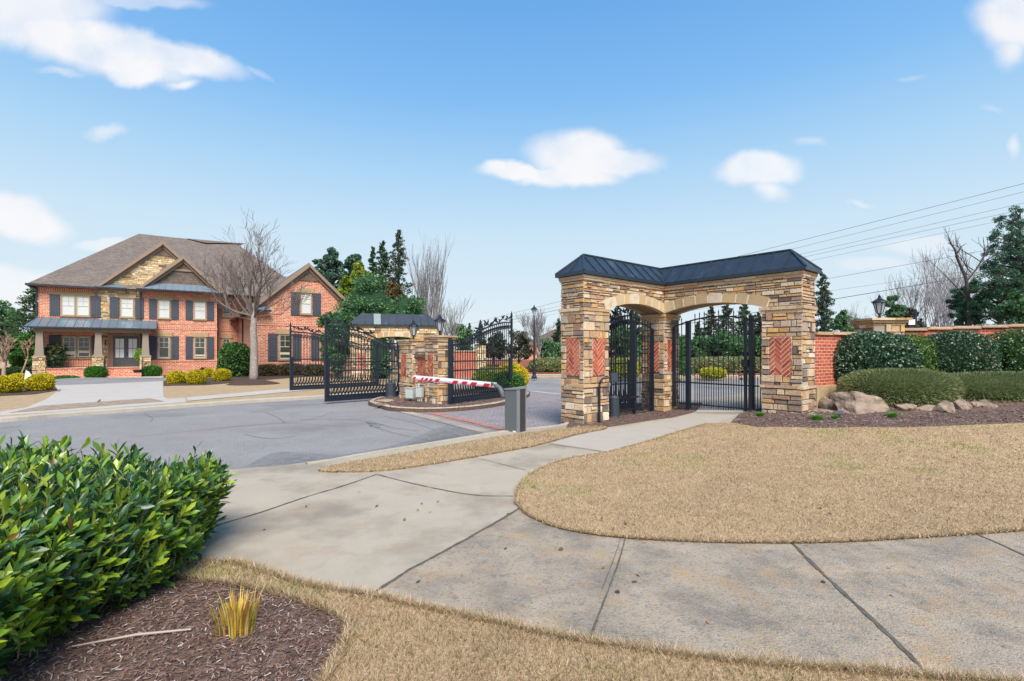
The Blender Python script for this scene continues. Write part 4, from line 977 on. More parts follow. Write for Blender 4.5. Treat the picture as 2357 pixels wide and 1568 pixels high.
hp2 = thing('pedestrian_gate', 'black gate in the arch of the far gateway, behind the exit leaves', 'gate', (-7.35, 26.75, -.42), math.radians(17), 'gates in the stone arches')
mb = MB()
for i in range(20): mb.bar((i * .14, 0, .1), (i * .14, 0, 2.35 + .25 * (1 - ((i - 9.5) / 9.5) ** 2)), .02)
for z in (.15, .95, 2.3): mb.bar((0, 0, z), (2.66, 0, z), .03)
mb.build('bars', IRONBLUE, hp2)

# island pillars
I0 = (-2.39, 16.1); IG = thing('gate_piers', 'pair of low stone piers joined by a panelled wall on the kerbed island', 'gate pier', (*I0, 0), GRZ)
stone_pillar('pillar', IG, 0, .6, 0, .76, -.15, 2.08, [('-x', .27, .64, .7, 1.62)], ((2.02, 2.09, .05, 1), (.5, .56, .04, 1)))
stone_pillar('pillar', IG, 0, .6, 1.70, 2.62, -.15, 1.98, [('-x', .42, .80, .7, 1.60)], ((1.92, 1.99, .05, 1), (.5, .56, .04, 1)))
mb = MB(); ledge(mb, 0, .6, 0, .76, 2.09, 2.22, .10, rows=2); mb.lohi((0, 0, 2.08), (.6, .76, 2.215), 0, (.5, .36, .2)); mb.build('cap', STONE, IG)
mb = MB(); ledge(mb, 0, .6, 1.70, 2.62, 1.99, 2.12, .10, rows=2); mb.lohi((0, 1.70, 1.98), (.6, 2.62, 2.115), 0, (.5, .36, .2)); mb.build('cap', STONE, IG)
wl = stone_pillar('wall', IG, .14, .46, .77, 1.69, -.15, 1.95, [('-x', .12, .80, .6, 1.5)], ((1.86, 1.95, .05, 1),))
mb = MB(); mb.lohi((.05, .80, 1.5), (.2, 1.66, 1.60), 0, (.16, .12, .10)); mb.build('lintel', STONE, IG)

def lantern(label, x, y, z, s=1.0, dull=False):
    t = thing('lantern', label, 'lantern', (x, y, z), R(0, 1), 'lanterns on stone piers')
    n = 6; b = MB()
    b.lathe((0, 0, 0), [(.07 * s, 0), (.07 * s, .02), (.035 * s, .04), (.03 * s, .12 * s), (.055 * s, .14 * s), (.075 * s, .16 * s)], 10)
    for k in range(4):
        a = k * math.pi / 2; b.tube([(.03 * math.cos(a), .03 * math.sin(a), .08 * s), (.10 * s * math.cos(a), .10 * s * math.sin(a), .12 * s), (.10 * s * math.cos(a), .10 * s * math.sin(a), .17 * s)], .008, 4)
    b.build('base', IRON, t)
    g_ = MB(); g_.lathe((0, 0, 0), [(.075 * s, .17 * s), (.152 * s, .48 * s)], n); g_.build('glass', GLASSW, t)
    f = MB()
    for k in range(n):
        a = 2 * math.pi * (k + .5) / n; f.bar((.08 * s * math.cos(a), .08 * s * math.sin(a), .165 * s), (.16 * s * math.cos(a), .16 * s * math.sin(a), .49 * s), .018 * s)
    f.lathe((0, 0, 0), [(.17 * s, .475 * s), (.172 * s, .50 * s)], n); f.build('frame', IRON, t)
    c = MB(); c.lathe((0, 0, 0), [(.21 * s, .495 * s), (.20 * s, .515 * s), (.12 * s, .57 * s), (.06 * s, .60 * s), (.055 * s, .63 * s), (.03 * s, .65 * s), (.04 * s, .675 * s), (.012 * s, .70 * s), (.004, .74 * s)], 12)
    c.build('roof', IRON, t)
    return t
M_ = XF['gate_piers']
p = M_ @ Vector((.3, .38, 0)); lantern('black lantern with frosted glass on the nearer island pier', p.x, p.y, 2.22)
p = M_ @ Vector((.3, 2.16, 0)); lantern('black lantern on the farther island pier, before the faded roof', p.x, p.y, 2.12)

# meter boxes on the island
mb = MB(); 
ub = thing('utility_box', 'larger pale grey utility box low against the island piers', 'utility box', (-3.47, 17.08, .02), math.radians(-25), 'utility boxes on the island')
mb.box((0, 0, .25), (.31, .2, .34)); mb.box((0, -.008, .425), (.33, .22, .02)); mb.box((-.08, -.103, .25), (.004, .006, .32)); mb.build('cabinet', UTIL, ub)
mb = MB(); mb.tube([(-.1, 0, 0), (-.1, 0, .1)], .03, 6); mb.build('conduit', UTIL, ub); mb = MB(); mb.tube([(.08, 0, 0), (.08, 0, .1)], .03, 6); mb.build('conduit', UTIL, ub)
ub = thing('utility_box', 'smaller pale grey utility box on pipes, under the tip of the barrier arm', 'utility box', (-3.10, 16.72, .02), math.radians(-25), 'utility boxes on the island')
mb = MB(); mb.box((0, 0, .30), (.22, .14, .30)); mb.tube([(-.11, -.03, .48), (-.12, -.03, .55), (-.04, -.03, .58), (0, -.03, .46)], .025, 7); mb.build('cabinet', UTIL, ub)
for q in (-.07, 0, .07): mb = MB(); mb.tube([(q, 0, 0), (q, 0, .16)], .022, 6); mb.build('conduit', UTIL, ub)

# gate operators
def operator(label, x, y, z, rz, r=.19, h=.52, arm=None, flip=False):
    t = thing('gate_operator', label, 'gate operator', (x, y, z), rz, 'gate operators')
    b = MB(); n = 16; prof = [(r * 1.06, 0), (r * 1.05, .03), (r, .05), (r * .93, h * .84), (r * .96, h * .85), (r * .95, h * .9), (r * .7, h * .97), (.02, h)]
    b.lathe((0, 0, 0), prof, n); b.build('cover', PLASTIC, t, smooth=False)
    c = MB(); c.lathe((0, 0, 0), [(r * .2, h), (r * .2, h + .03), (r * .1, h + .05)], 8); c.build('cap', PLASTIC, t)
    if arm:
        a = MB(); a.bar((0, 0, h * .75), arm[0], .05, .06); a.bar(arm[0], arm[1], .04, .05); a.build('arm', IRONBLUE, t)
    return t
x, y = P(899, 913, 0); operator('dark rounded gate operator on the island in front of the scrolled leaf', x, y, -.01, 0, .205, .56, ((-.5, .22, .42), (-1.05, .2, .42)))
x, y = P(1412, 960, .02); operator('dark tapered gate operator at the foot of the large gateway', x, y, H(x, y), 0, .15, .58, ((.28, .35, .46), (.8, .55, .5)))
t = thing('access_post', 'black bent pipe post with a card reader beside the large gateway', 'access post', (*P(1379, 973, .02), 0))
mb = MB(); z = 1.08
mb.tube([(0, 0, -.05), (0, 0, .88), (.03, .0, 1.0), (.10, .02, 1.07), (.30, .04, 1.09)], .028, 10); mb.build('pipe', IRON, t)
mb = MB(); mb.box((.34, .04, 1.08), (.17, .12, .22), .15); mb.box((.335, -.03, 1.08), (.13, .03, .18), .15); mb.build('reader', PLASTIC, t)

# barrier
bc = Vector((.14, 10.42, 0)); u1 = Vector((-.81, .586, 0)); rzb = math.atan2(-.586, .81)
t = thing('barrier', 'grey boom barrier with a short red and white striped arm', 'barrier', (bc.x, bc.y, -.06), rzb)
# local x runs from the arm side to the path side, local y away from the camera
W, Dp, Hh = .36, .27, .96
mb = MB(); mb.lohi((-W, 0, .02), (0, Dp, Hh)); mb.build('body', CABG, t)
mb = MB(); mb.lohi((-.05, -.006, .02), (.008, .035, Hh + .004)); mb.lohi((-.02, Dp - .03, .02), (.008, Dp + .004, Hh + .004)); mb.build('edge_trim', CABL, t)
mb = MB(); mb.lohi((0, .036, .022), (.005, Dp - .031, Hh - .004)); mb.build('door', CABD, t)
mb = MB(); x0_, x1_, y0_, y1_ = -W - .015, .018, -.018, Dp + .015
mb.prism([(x0_, y0_, Hh - .02), (x1_, y0_, Hh + .005), (x1_, y0_, Hh + .05), (-.08, y0_, Hh + .05), (x0_, y0_, Hh + .005)], (0, y1_ - y0_, 0)); mb.build('lid', CABL, t)
mb = MB(); mb.lohi((-.15, -.004, .05), (-.07, .0, .085)); mb.build('badge', ARMW, t)
mb = MB(); mb.lohi((-.45, -.12, -.10), (.16, .42, .016)); mb.build('plinth', CONC, t)
arm = MB(); e0 = Vector((-.36, .10, .80)); 
arm.tube([e0 + Vector((.02, 0, -.04)), e0 + Vector((-.10, -.02, -.0)), e0 + Vector((-.20, -.02, .17)), e0 + Vector((-.36, -.0, .235)), e0 + Vector((-.42, 0, .235))], [.07, .062, .046, .044, .06], 10); arm.build('arm_bracket', CABG, t, smooth=True)
arm = MB(); s0 = -.68; s1 = -3.25; zc_, hh = 1.02, .055
prof = [(.03, -hh), (.038, 0), (.03, hh), (-.03, hh), (-.038, 0), (-.03, -hh)]
V = [(x, .10 + a, zc_ + b) for x in (s0, s1) for a, b in prof]; n = 6
arm.add(V, [(i, (i + 1) % n, n + (i + 1) % n, n + i) for i in range(n)] + [tuple(range(n))[::-1], tuple(range(n, 2 * n))]); a_o = arm.build('arm', ARMW, t); Rt = Matrix.Rotation(.034, 3, 'Y'); pv = Vector((s0, 0, zc_)); a_o.rotation_euler = (0, .034, 0); a_o.location = pv - Rt @ pv
for (fa, fb) in ((.055, .12), (.20, .265), (.31, .37), (.42, .48), (.65, .70), (.74, .775), (.80, .835), (.86, .885), (.965, 1.0)):
    st = MB(); xa_, xb_ = s0 + (s1 - s0) * fa, s0 + (s1 - s0) * fb; sh = .045
    for (ya, zA, yb_, zB, q0, q1) in ((.10 - .0385, zc_, .10 - .0345, zc_ + hh * .45, 0, sh * .5), (.10 - .0305, zc_ - hh, .10 - .0385, zc_, -sh, 0)):
        st.quad((xa_ + q0, ya - .002, zA), (xb_ + q0, ya - .002, zA), (xb_ + q1, yb_ - .002, zB), (xa_ + q1, yb_ - .002, zB))
    st.build('stripe', ARMR, a_o)
st = MB(); st.quad((s0, .067, zc_ - hh - .001), (s1, .067, zc_ - hh - .001), (s1, .133, zc_ - hh - .001), (s0, .133, zc_ - hh - .001)); 
st.quad((s0, .0675, zc_ - hh + .0), (s1, .0675, zc_ - hh), (s1, .0640, zc_ - hh * .55), (s0, .0640, zc_ - hh * .55)); st.build('underside_shade', mat('pink_red', (.72, .25, .33), .5), a_o)  # pink shadow along the arm's lower edge, painted as coloured faces

# brick boundary wall with its lantern pier
def wall_run(name, label, a, b, z0, za, zb, th=.28, group=None, fh=.1):
    L = math.hypot(b[0] - a[0], b[1] - a[1]); t = thing(name, label, 'wall', (a[0], a[1], 0), math.atan2(b[1] - a[1], b[0] - a[0]), group)
    m = MB(); m.add([(0, -th / 2, z0), (L, -th / 2, z0), (L, th / 2, z0), (0, th / 2, z0), (0, -th / 2, za - .07), (L, -th / 2, zb - .07), (L, th / 2, zb - .07), (0, th / 2, za - .07)],
        [(0, 3, 2, 1), (4, 5, 6, 7), (0, 1, 5, 4), (2, 3, 7, 6)], 0); m.add([(0, -th / 2, z0), (0, th / 2, z0), (0, th / 2, za - .07), (0, -th / 2, za - .07), (L, -th / 2, z0), (L, th / 2, z0), (L, th / 2, zb - .07), (L, -th / 2, zb - .07)], [(0, 3, 2, 1)[::-1], (4, 5, 6, 7)], 1)
    m.build('brickwork', [WBRICK, WBRICK_Y], t)
    c = MB(); x = 0
    while x < L:
        l = min(R(.35, .8), L - x); z_ = za + (zb - za) * (x / L)
        c.box((x + l / 2, R(-.01, .01), z_ - .045), (l - .006, th + .13, .035), 0, 0, np.array(random.choice(BUFF[:4])) * R(.8, 1.1)); c.box((x + l / 2 + .07, R(-.01, .01), z_ - .01), (l - .006, th + .09, .033), 0, 0, np.array(random.choice(BUFF[:4])) * R(.8, 1.1)); x += l
    c.build('coping', STONE, t)
    f = MB(); f.lohi((0, -th / 2 - .05, z0), (L, th / 2 + .05, z0 + fh), 0, (.5, .38, .22)); f.build('footing', STONE, t)
    return t
wall_run('brick_wall', 'short red brick wall between the large gateway and the lantern pier', (6.88, 11.55), (9.2, 13.0), .40, 2.15, 2.20, fh=.50)
wall_run('brick_wall', 'long red brick wall with stone coping behind the clipped hedges', (9.95, 13.05), (24, 12.5), .85, 2.30, 2.80)
t = thing('stone_pier', 'stone pier with a flat cap in the boundary wall, carrying a lantern', 'pier', (9.2, 12.65, 0), 0)
stone_pillar('pillar', t, 0, .75, 0, .7, .3, 2.40, [], ())
mb = MB(); ledge(mb, 0, .75, 0, .7, 2.36, 2.55, .13, rows=3); mb.lohi((0, 0, 2.38), (.75, .7, 2.545), 0, (.5, .36, .2)); mb.build('cap', STONE, t)
lantern('black lantern on the pier of the long brick wall', 9.6, 13.0, 2.545, .88)

# ------------------------------------------------------------------ the brick house (local x along its front, y inwards)
HO = (-35.7, 37.5); HRZ = math.radians(34)
HS = thing('brick_house', 'two storey red brick house with stone gable, grey metal porch roof and brown shingles', 'house', (*HO, 0), HRZ)
def wallmesh(name, boxes, parent=HS):
    m = MB()
    for (a, b) in boxes:
        (x0, y0, z0), (x1, y1, z1) = a, b
        m.add([(x0, y0, z0), (x1, y0, z0), (x1, y0, z1), (x0, y0, z1), (x0, y1, z0), (x1, y1, z0), (x1, y1, z1), (x0, y1, z1)], [(0, 1, 2, 3), (5, 4, 7, 6), (3, 2, 6, 7)], 0)
        m.add([(x0, y0, z0), (x0, y0, z1), (x0, y1, z1), (x0, y1, z0), (x1, y0, z0), (x1, y0, z1), (x1, y1, z1), (x1, y1, z0)], [(0, 1, 2, 3)[::-1], (4, 5, 6, 7)[::-1]], 1)
    return m
m = wallmesh('wall', [((0, 0, -.6), (11.6, 13, 6.75)), ((11.602, 1.2, -.6), (19.6, 13, 6.75))])
GX0, GX1, GY = 13.33, 20.1, -11.9
m2 = wallmesh('wall', [((GX0, GY, -.5), (GX1, 1.19, 4.72))]); m.v += m2.v; m.f += [(q + m.n, a, b) for q, a, b in m2.f]; m.n += m2.n
m.prism([(GX0, GY, 4.72), (GX1, GY, 4.72), (GX1, GY, 5.07), (16.73, GY, 8.05), (GX0, GY, 5.0)], (0, .3, 0), 0)
m.prism([(6.25, -.10, 4.0), (11.6, -.10, 4.0), (11.6, -.10, 6.9), (6.25, -.10, 6.9)], (0, .1, 0), 0)
m.prism([(6.25, -.10, -.4), (11.6, -.10, -.4), (11.6, -.10, 3.98), (6.25, -.10, 3.98)], (0, .1, 0), 0)
m.build('wall', [BRICK, BRICK_Y], HS)
for (p_, q_) in (((7.2, -.13, 3.55), (11.63, -.10, 3.77)), ((11.7, 1.17, 3.55), (13.3, 1.2, 3.77)), ((GX0 - .02, GY - .03, 3.55), (GX1 + .02, GY, 3.77)), ((GX0 - .02, GY - .03, .74), (GX1 + .02, GY, .94)), ((6.3, -.13, .82), (11.63, -.10, 1.0)),
    ((.0, -.03, 6.35), (3.5, 0, 6.56)), ((.0, -.03, 4.28), (3.5, 0, 4.42)), ((6.3, -.13, 6.4), (11.6, -.10, 6.6))):
    sb = MB(); sb.lohi(p_, q_); sb.build('brick_band', SOLDIER, HS)      # upright bricks standing a little proud
# stone faces
sm = MB(); kw = dict(cols=CREAM, cw=CW, ch=(.09, .2), ln=(.25, .75), pr=(.02, .06))
tri = lambda x: 6.9 + (4.1 - abs(x + 3.5 - 7.65)) * .95
stones(sm, (3.5, 0, 0), (1, 0, 0), (0, -1, 0), 2.75, 4.2, 6.4, [(1.32, 2.27, 4.4, 6.05)], **kw)
sm.prism([(3.45, -.02, 6.35), (11.7, -.02, 6.35), (11.7, -.02, 6.9), (7.65, -.02, 10.7), (3.45, -.02, 6.9)], (0, .3, 0), 1)
stones(sm, (3.5, -.02, 0), (1, 0, 0), (0, -1, 0), 8.1, 6.4, 9.75, [], top=lambda x: tri(x) - .15, **kw)
stones(sm, (3.3, 0, 0), (1, 0, 0), (0, -1, 0), 3.2, .4, 3.3, [(.8, 3.2, .3, 3.2)], **kw)
sm.build('stone_facing', [STONE, MORTAR], HS)
# windows
def shutter(x0, x1, y, z0, z1, parent=HS):
    m = MB(); m.lohi((x0, y - .05, z0), (x1, y, z1))
    n = 4; w = (x1 - x0) / n
    for i in range(n): m.lohi((x0 + i * w + .018, y - .075, z0 + .01), (x0 + (i + 1) * w - .018, y - .049, z1 - .01))
    for z in (z0 + (z1 - z0) * .14, z0 + (z1 - z0) * .82): m.lohi((x0 + .01, y - .085, z), (x1 - .01, y - .060, z + .09))
    m.build('shutter', SHUT, parent)
def window(x0, x1, y, z0, z1, upper, lintel=True, lw=.12, sill=True, rows=2, blind=None):
    f = MB(); e = .07
    f.lohi((x0, y - .07, z0), (x0 + e, y + .02, z1)); f.lohi((x1 - e, y - .07, z0), (x1, y + .02, z1)); f.lohi((x0 + e, y - .07, z1 - e), (x1 - e, y + .02, z1)); f.lohi((x0 + e, y - .08, z0), (x1 - e, y + .02, z0 + e))
    if sill: f.lohi((x0 - .04, y - .12, z0 - .07), (x1 + .04, y, z0 - .002))
    fr = f.build('window', WFRAME, HS)
    q = .045; s = MB(); a, b, c, d = x0 + e, x1 - e, z0 + e, z1 - e; mid = (c + d) / 2
    s.lohi((a, y - .045, c), (a + q, y, d)); s.lohi((b - q, y - .045, c), (b, y, d)); s.lohi((a + q, y - .045, c), (b - q, y, c + q)); s.lohi((a + q, y - .045, d - q), (b - q, y, d)); s.lohi((a + q, y - .05, mid - q / 2), (b - q, y, mid + q / 2))
    s.lohi(((a + b) / 2 - .014, y - .04, mid + q / 2), ((a + b) / 2 + .014, y, d - q))
    s.lohi((a + q, y - .038, (mid + d) / 2 - .014), (b - q, y, (mid + d) / 2 + .014))
    s.build('sash', WWHITE, fr)
    p = MB(); p.quad((a, y - .018, c), (b, y - .018, c), (b, y - .018, d), (a, y - .018, d)); p.build('pane', BLIND if upper else DARKPANE, fr)
    if not upper and R(0, 1) < .6:
        p = MB(); zb_ = c + (d - c) * R(.05, .3); p.lohi((a + q, y - .024, zb_), (b - q, y - .0195, zb_ + R(.1, .28))); p.build('blind', WWHITE, fr)
    if lintel:
        m = MB(); n = 3
        m.prism([(x0 - lw, y - .07, z1 + .02), (x1 + lw, y - .07, z1 + .02), (x1 + lw + .07, y - .07, z1 + .36), (x0 - lw - .07, y - .07, z1 + .36)], (0, .07, 0)); m.lohi((x0 - lw - .05, y - .11, z1 + .0), (x1 + lw + .05, y - .001, z1 + .055))
        m.build('lintel', HSTONE_L, HS)
U0, U1, L0, L1 = 4.46, 6.03, 1.11, 2.95
window(1.27, 2.13, -.0, U0, U1, True, False); window(2.14, 3.0, -.0, U0, U1, True, False)
m = MB(); m.prism([(.95, -.07, 6.05), (3.3, -.07, 6.05), (3.36, -.07, 6.32), (.9, -.07, 6.32)], (0, .07, 0)); m.build('lintel', HSTONE_L, HS)
window(4.85, 5.75, -.02, U0, U1, True); window(7.34, 8.2, -.10, U0, U1, True); window(9.86, 10.78, -.10, U0, U1, True)
for (a, b, y) in ((.63, 1.22, 0), (3.05, 3.64, -.06), (4.2, 4.8, -.06), (5.82, 6.4, -.12), (6.75, 7.28, -.10), (8.26, 8.8, -.10), (9.28, 9.8, -.10), (10.84, 11.38, -.10)): shutter(a, b, y, U0 - .06, U1 + .04)
window(7.34, 8.2, -.10, L0, L1, False); window(9.86, 10.78, -.10, L0, L1, False)
for (a, b, y) in ((6.75, 7.28, -.10), (8.26, 8.8, -.10), (9.28, 9.8, -.10), (10.84, 11.38, -.10)): shutter(a, b, y, L0 - .1, L1 + .04)
window(1.35, 2.2, 0, 1.2, 2.9, False, False, rows=2); window(2.21, 3.05, 0, 1.2, 2.9, False, False)
shutter(.6, 1.28, 0, 1.15, 2.95); shutter(3.12, 3.42, 0, 1.15, 2.95)
window(12.05, 12.75, 1.2, 4.85, 5.9, False); window(12.05, 12.75, 1.2, 1.6, 2.9, False)
window(16.2, 17.0, GY, U0, U1, True); shutter(15.55, 16.15, GY, U0 - .1, U1 + .04); shutter(17.06, 17.66, GY, U0 - .1, U1 + .04)
window(14.73, 15.6, GY, L0, L1, False); shutter(14.05, 14.66, GY, L0 - .1, L1 + .04); shutter(15.67, 16.25, GY, L0 - .1, L1 + .04)
window(17.6, 18.45, GY, L0, L1, False); shutter(16.95, 17.54, GY, L0 - .1, L1 + .04); shutter(18.5, 19.1, GY, L0 - .1, L1 + .04)
# double front door
d = MB(); d.lohi((4.2, -.10, .42), (4.42, .0, 3.1)); d.lohi((6.1, -.10, .42), (6.3, .0, 3.1)); d.lohi((4.42, -.10, 2.96), (6.1, 0, 3.1)); df = d.build('door_frame', FASCIA, HS)
for (a, b) in ((4.43, 5.25), (5.27, 6.09)):
    d = MB(); d.lohi((a, -.06, .47), (b, -.01, 2.94))
    for (c0, c1, z0, z1) in ((a + .02, b - .02, .49, .6), (a + .1, (a + b) / 2 - .03, .68, 1.0), ((a + b) / 2 + .03, b - .1, .68, 1.0)): d.lohi((c0, -.075, z0), (c1, -.06, z1))
    dd = d.build('door', DOORM, HS)
    for (c0, c1) in ((a + .14, (a + b) / 2 - .015), ((a + b) / 2 + .015, b - .14)):
        for (z0, z1) in ((1.2, 1.92), (1.96, 2.72)):
            p = MB(); p.lohi((c0, -.068, z0), (c1, -.058, z1)); p.build('pane', BLIND, dd)
h = MB(); h.lohi((5.28, -.1, 1.35), (5.33, -.06, 1.62)); h.build('handle', IRON, dd)
# porch: beam, tapered columns on stone bases, metal roof, floor and steps
pz = MB(); pz.lohi((.02, -1.62, 3.16), (6.95, -1.28, 3.42)); pz.lohi((.02, -1.28, 3.3), (6.95, -.03, 3.36)); pz.lohi((-.02, -1.26, 3.16), (.3, -.03, 3.36)); pz.build('porch_beam', FASCIA, HS)
for x in (.33, 3.66, 6.58):
    c = MB(); c.box((x, -1.45, 2.27), (.50, .50, 1.66), taper=.72); c.box((x, -1.45, 1.39), (.62, .62, .10)); c.box((x, -1.45, 3.11), (.46, .46, .09)); c.build('porch_column', COLUMN, HS)
    b = MB(); b.box((x, -1.45, .45), (.60, .60, 1.75), 0, 1)
    for (p0, u_, n_) in (((x - .33, -1.78, 0), (1, 0, 0), (0, -1, 0)), ((x - .33, -1.78, 0), (0, 1, 0), (-1, 0, 0)), ((x + .33, -1.78, 0), (0, 1, 0), (1, 0, 0))): stones(b, p0, u_, n_, .66, -.3, 1.30, cols=CREAM, cw=CW, ch=(.07, .16), ln=(.15, .4))
    b.box((x, -1.45, 1.32), (.76, .76, .06), 0, 0, (.5, .4, .26)); b.build('column_base', [STONE, MORTAR], HS)
r = MB(); e0_, e1_, ye, yt, ze, zt_ = -.45, 7.3, -1.95, -.0, 3.52, 4.28
r.add([(e0_, ye, ze), (e1_, ye, ze), (e1_, yt, zt_), (e0_ + .4, yt, zt_), (e0_ + .0, yt, ze), (e1_, yt, ze)], [(0, 1, 2, 3), (0, 3, 4), (1, 5, 2), (0, 4, 5, 1)])
k = e0_ + .2
while k < e1_: 
    t0 = 0 ; r.bar((k, ye, ze + .015), (max(k, e0_ + .4) if k < e0_ + .4 else k, yt, zt_ + .015), .03, .045); k += .5
r.build('porch_roof', HMETAL, HS)
g_ = MB(); g_.lohi((e0_, ye - .10, 3.42), (e1_, ye, 3.52)); g_.build('gutter', GUTTER, HS)
fl = MB(); fl.lohi((0, -1.7, -.5), (6.9, -.001, .40)); fl.lohi((-.05, -1.75, .40), (6.95, -.001, .45))
for i in range(4): fl.lohi((4.15, -1.75 - .32 * (i + 1), -.5), (6.35, -1.75 - .32 * i, .40 - .19 * (i + 1)))
fl.build('porch_floor', BRICK, HS)
rl = MB()
for (a, b) in ((.65, 3.35),):
    rl.bar((a, -1.5, 1.25), (b, -1.5, 1.25), .04); rl.bar((a, -1.5, .55), (b, -1.5, .55), .03)
    for i in range(20): x = a + (b - a) * i / 19; rl.bar((x, -1.5, .55), (x, -1.5, 1.25), .015)
rl.build('railing', IRON, HS)
for x in (4.1, 6.4):
    rl = MB(); rl.bar((x, -1.7, 1.3), (x, -2.9, .8), .04)
    for i in range(7): y = -1.7 - i * .2; rl.bar((x, y, -.2), (x, y, 1.3 + (y + 1.7) * .42), .016)
    rl.build('railing', IRON, HS)
pl = MB(); pl.lohi((3.92, -.2, 2.2), (4.0, -.05, 2.55)); pl.build('wall_lamp', IRON, HS)
# roofs
EV = 6.75; RZ_ = 12.6
ro = MB(); a = (-.5, -.5, EV); b = (19.9, -.5, EV); c = (19.9, 13.5, EV); d = (-.5, 13.5, EV); p = (5.75, 6.5, RZ_); q = (13.75, 6.5, RZ_)
ro.add([a, b, q, p], [(0, 1, 2, 3)], 0); ro.add([c, d, p, q], [(0, 1, 2, 3)], 0); ro.add([b, c, q], [(0, 1, 2)], 1); ro.add([d, a, p], [(0, 1, 2)], 1)
ro.quad((-.5, -.5, EV - .02), (-.5, 13.5, EV - .02), (19.9, 13.5, EV - .02), (19.9, -.5, EV - .02))
def gable_roof(x0, xm, x1, y0, y1, z0, zm, z1, th=.16):
    for (xa_, za_, xb_, zb_, s_) in ((x0, z0, xm, zm, 1), (xm, zm, x1, z1, 1)):
        V = [(xa_, y0, za_), (xb_, y0, zb_), (xb_, y1, zb_), (xa_, y1, za_)]; V += [(p_[0], p_[1], p_[2] - th) for p_ in V]
        ro.add(V, [(0, 1, 2, 3)], 1); ro.add(V, [(4, 7, 6, 5), (0, 4, 5, 1), (3, 2, 6, 7), (0, 3, 7, 4), (1, 5, 6, 2)], 2)
gable_roof(3.3, 7.65, 11.95, -.38, 4.9, 6.75, 10.93, 6.8); gable_roof(6.0, 9.07, 12.1, -.72, 3.4, 6.82, 9.80, 6.84)
gable_roof(12.75, 16.73, 20.7, GY - .35, 2.4, 4.58, 8.25, 4.58)
# ridge line of the rear wing
ro.add([(9.4, 6.4, 12.62), (10.9, 5.9, 12.3), (14.5, 6.5, 12.75), (13.9, 7.4, 12.6), (9.9, 6.6, 12.66)], [(0, 1, 2, 4), (4, 2, 3)], 0)
ro.build('roof', [SHINGLE, SHINGLE_Y, FASCIA], HS)
def rake(x0, z0, xm, zm, x1, z1, y, w=.26):
    rk = MB()
    for (xa_, za_, xb_, zb_) in ((x0, z0, xm, zm), (xm, zm, x1, z1)):
        rk.prism([(xa_, y, za_ - .02), (xb_, y, zb_ - .02), (xb_, y, zb_ - w - .12), (xa_, y, za_ - w)], (0, .05, 0))
        rk.prism([(xa_, y + .25, za_ - .1), (xb_, y + .25, zb_ - .15), (xb_, y + .25, zb_ - w - .42), (xa_, y + .25, za_ - w - .25)], (0, .06, 0))
    rk.build('rake_board', FASCIA, HS)
rake(3.3, 6.75, 7.65, 10.93, 11.95, 6.8, -.42); rake(6.0, 6.82, 9.07, 9.80, 12.1, 6.84, -.76); rake(12.75, 4.58, 16.73, 8.25, 20.7, 4.58, GY - .39)
rk = MB(); rk.prism([(7.7, -.40, 8.50), (10.45, -.40, 8.50), (10.2, -.40, 8.66), (7.95, -.40, 8.66)], (0, .1, 0))
rk.build('gable_board', FASCIA, HS)
lv = MB(); lv.prism([(6.6, -.1, 9.72), (8.7, -.1, 9.72), (7.65, -.1, 10.6)], (0, .06, 0)); lv.build('gable_louver', LOUVER, HS); lv = MB(); lv.prism([(8.2, -.36, 8.66), (9.95, -.36, 8.66), (9.07, -.36, 9.35)], (0, .1, 0)); lv.build('gable_louver', LOUVER, HS); lv = MB(); lv.prism([(15.75, GY - .08, 6.95), (17.7, GY - .08, 6.95), (16.73, GY - .08, 7.8)], (0, .07, 0)); lv.build('gable_louver', LOUVER, HS)
sk = MB(); sk.prism([(6.9, -.3, 7.35), (11.25, -.3, 7.35), (10.1, -.3, 8.5), (8.0, -.3, 8.5)], (0, .28, 0)); sk.build('cedar_shakes', SHAKE, HS)
pr = MB(); pr.add([(6.1, -.8, 6.82), (12.0, -.8, 6.82), (11.3, -.31, 7.40), (6.85, -.31, 7.40), (6.1, -.1, 6.82), (12.0, -.1, 6.82)], [(0, 1, 2, 3), (0, 3, 4), (1, 5, 2), (0, 4, 5, 1)])
for i in range(12): x = 6.5 + i * .45; pr.bar((x, -.79, 6.86), (x + (9.07 - x) * .06, -.33, 7.41), .03, .04)
pr.build('pent_roof', HMETAL, HS); pr = MB(); pr.add([(3.4, -.45, 6.80), (5.2, -.45, 6.80), (4.9, -.06, 7.12), (3.8, -.06, 7.12)], [(0, 1, 2, 3)])
pr.build('pent_roof', HMETAL, HS); pr = MB(); pr.add([(12.6, GY - .45, 4.62), (14.2, GY - .45, 4.62), (13.9, GY - .04, 5.0), (13.0, GY - .04, 5.0)], [(0, 1, 2, 3)])
pr.build('pent_roof', HMETAL, HS)
gt = MB(); gt.lohi((-.62, -.62, 6.60), (3.5, -.5, 6.75)); gt.lohi((-.62, -.5, 6.60), (-.5, 13.5, 6.75)); gt.lohi((5.95, -.92, 6.70), (12.1, -.8, 6.82)); gt.lohi((3.3, -.58, 6.66), (5.3, -.45, 6.8)); gt.lohi((12.1, .4, 6.6), (19.9, .5, 6.75))
gt.lohi((12.62, GY, 4.44), (12.75, 1.0, 4.57)); gt.lohi((12.6, GY - .56, 4.5), (14.2, GY - .45, 4.62)); gt.build('gutter', GUTTER, HS)
for (x, y, zt2) in ((-.08, -.06, 6.6), (11.68, .3, 6.5), (GX0 - .07, GY + 2.2, 4.5), (GX0 - .07, -3.5, 4.5), (6.22, -.16, 6.6)):
    dn = MB(); dn.lohi((x - .05, y - .05, -.2), (x + .05, y + .05, zt2)); dn.build('downpipe', GUTTER, HS)

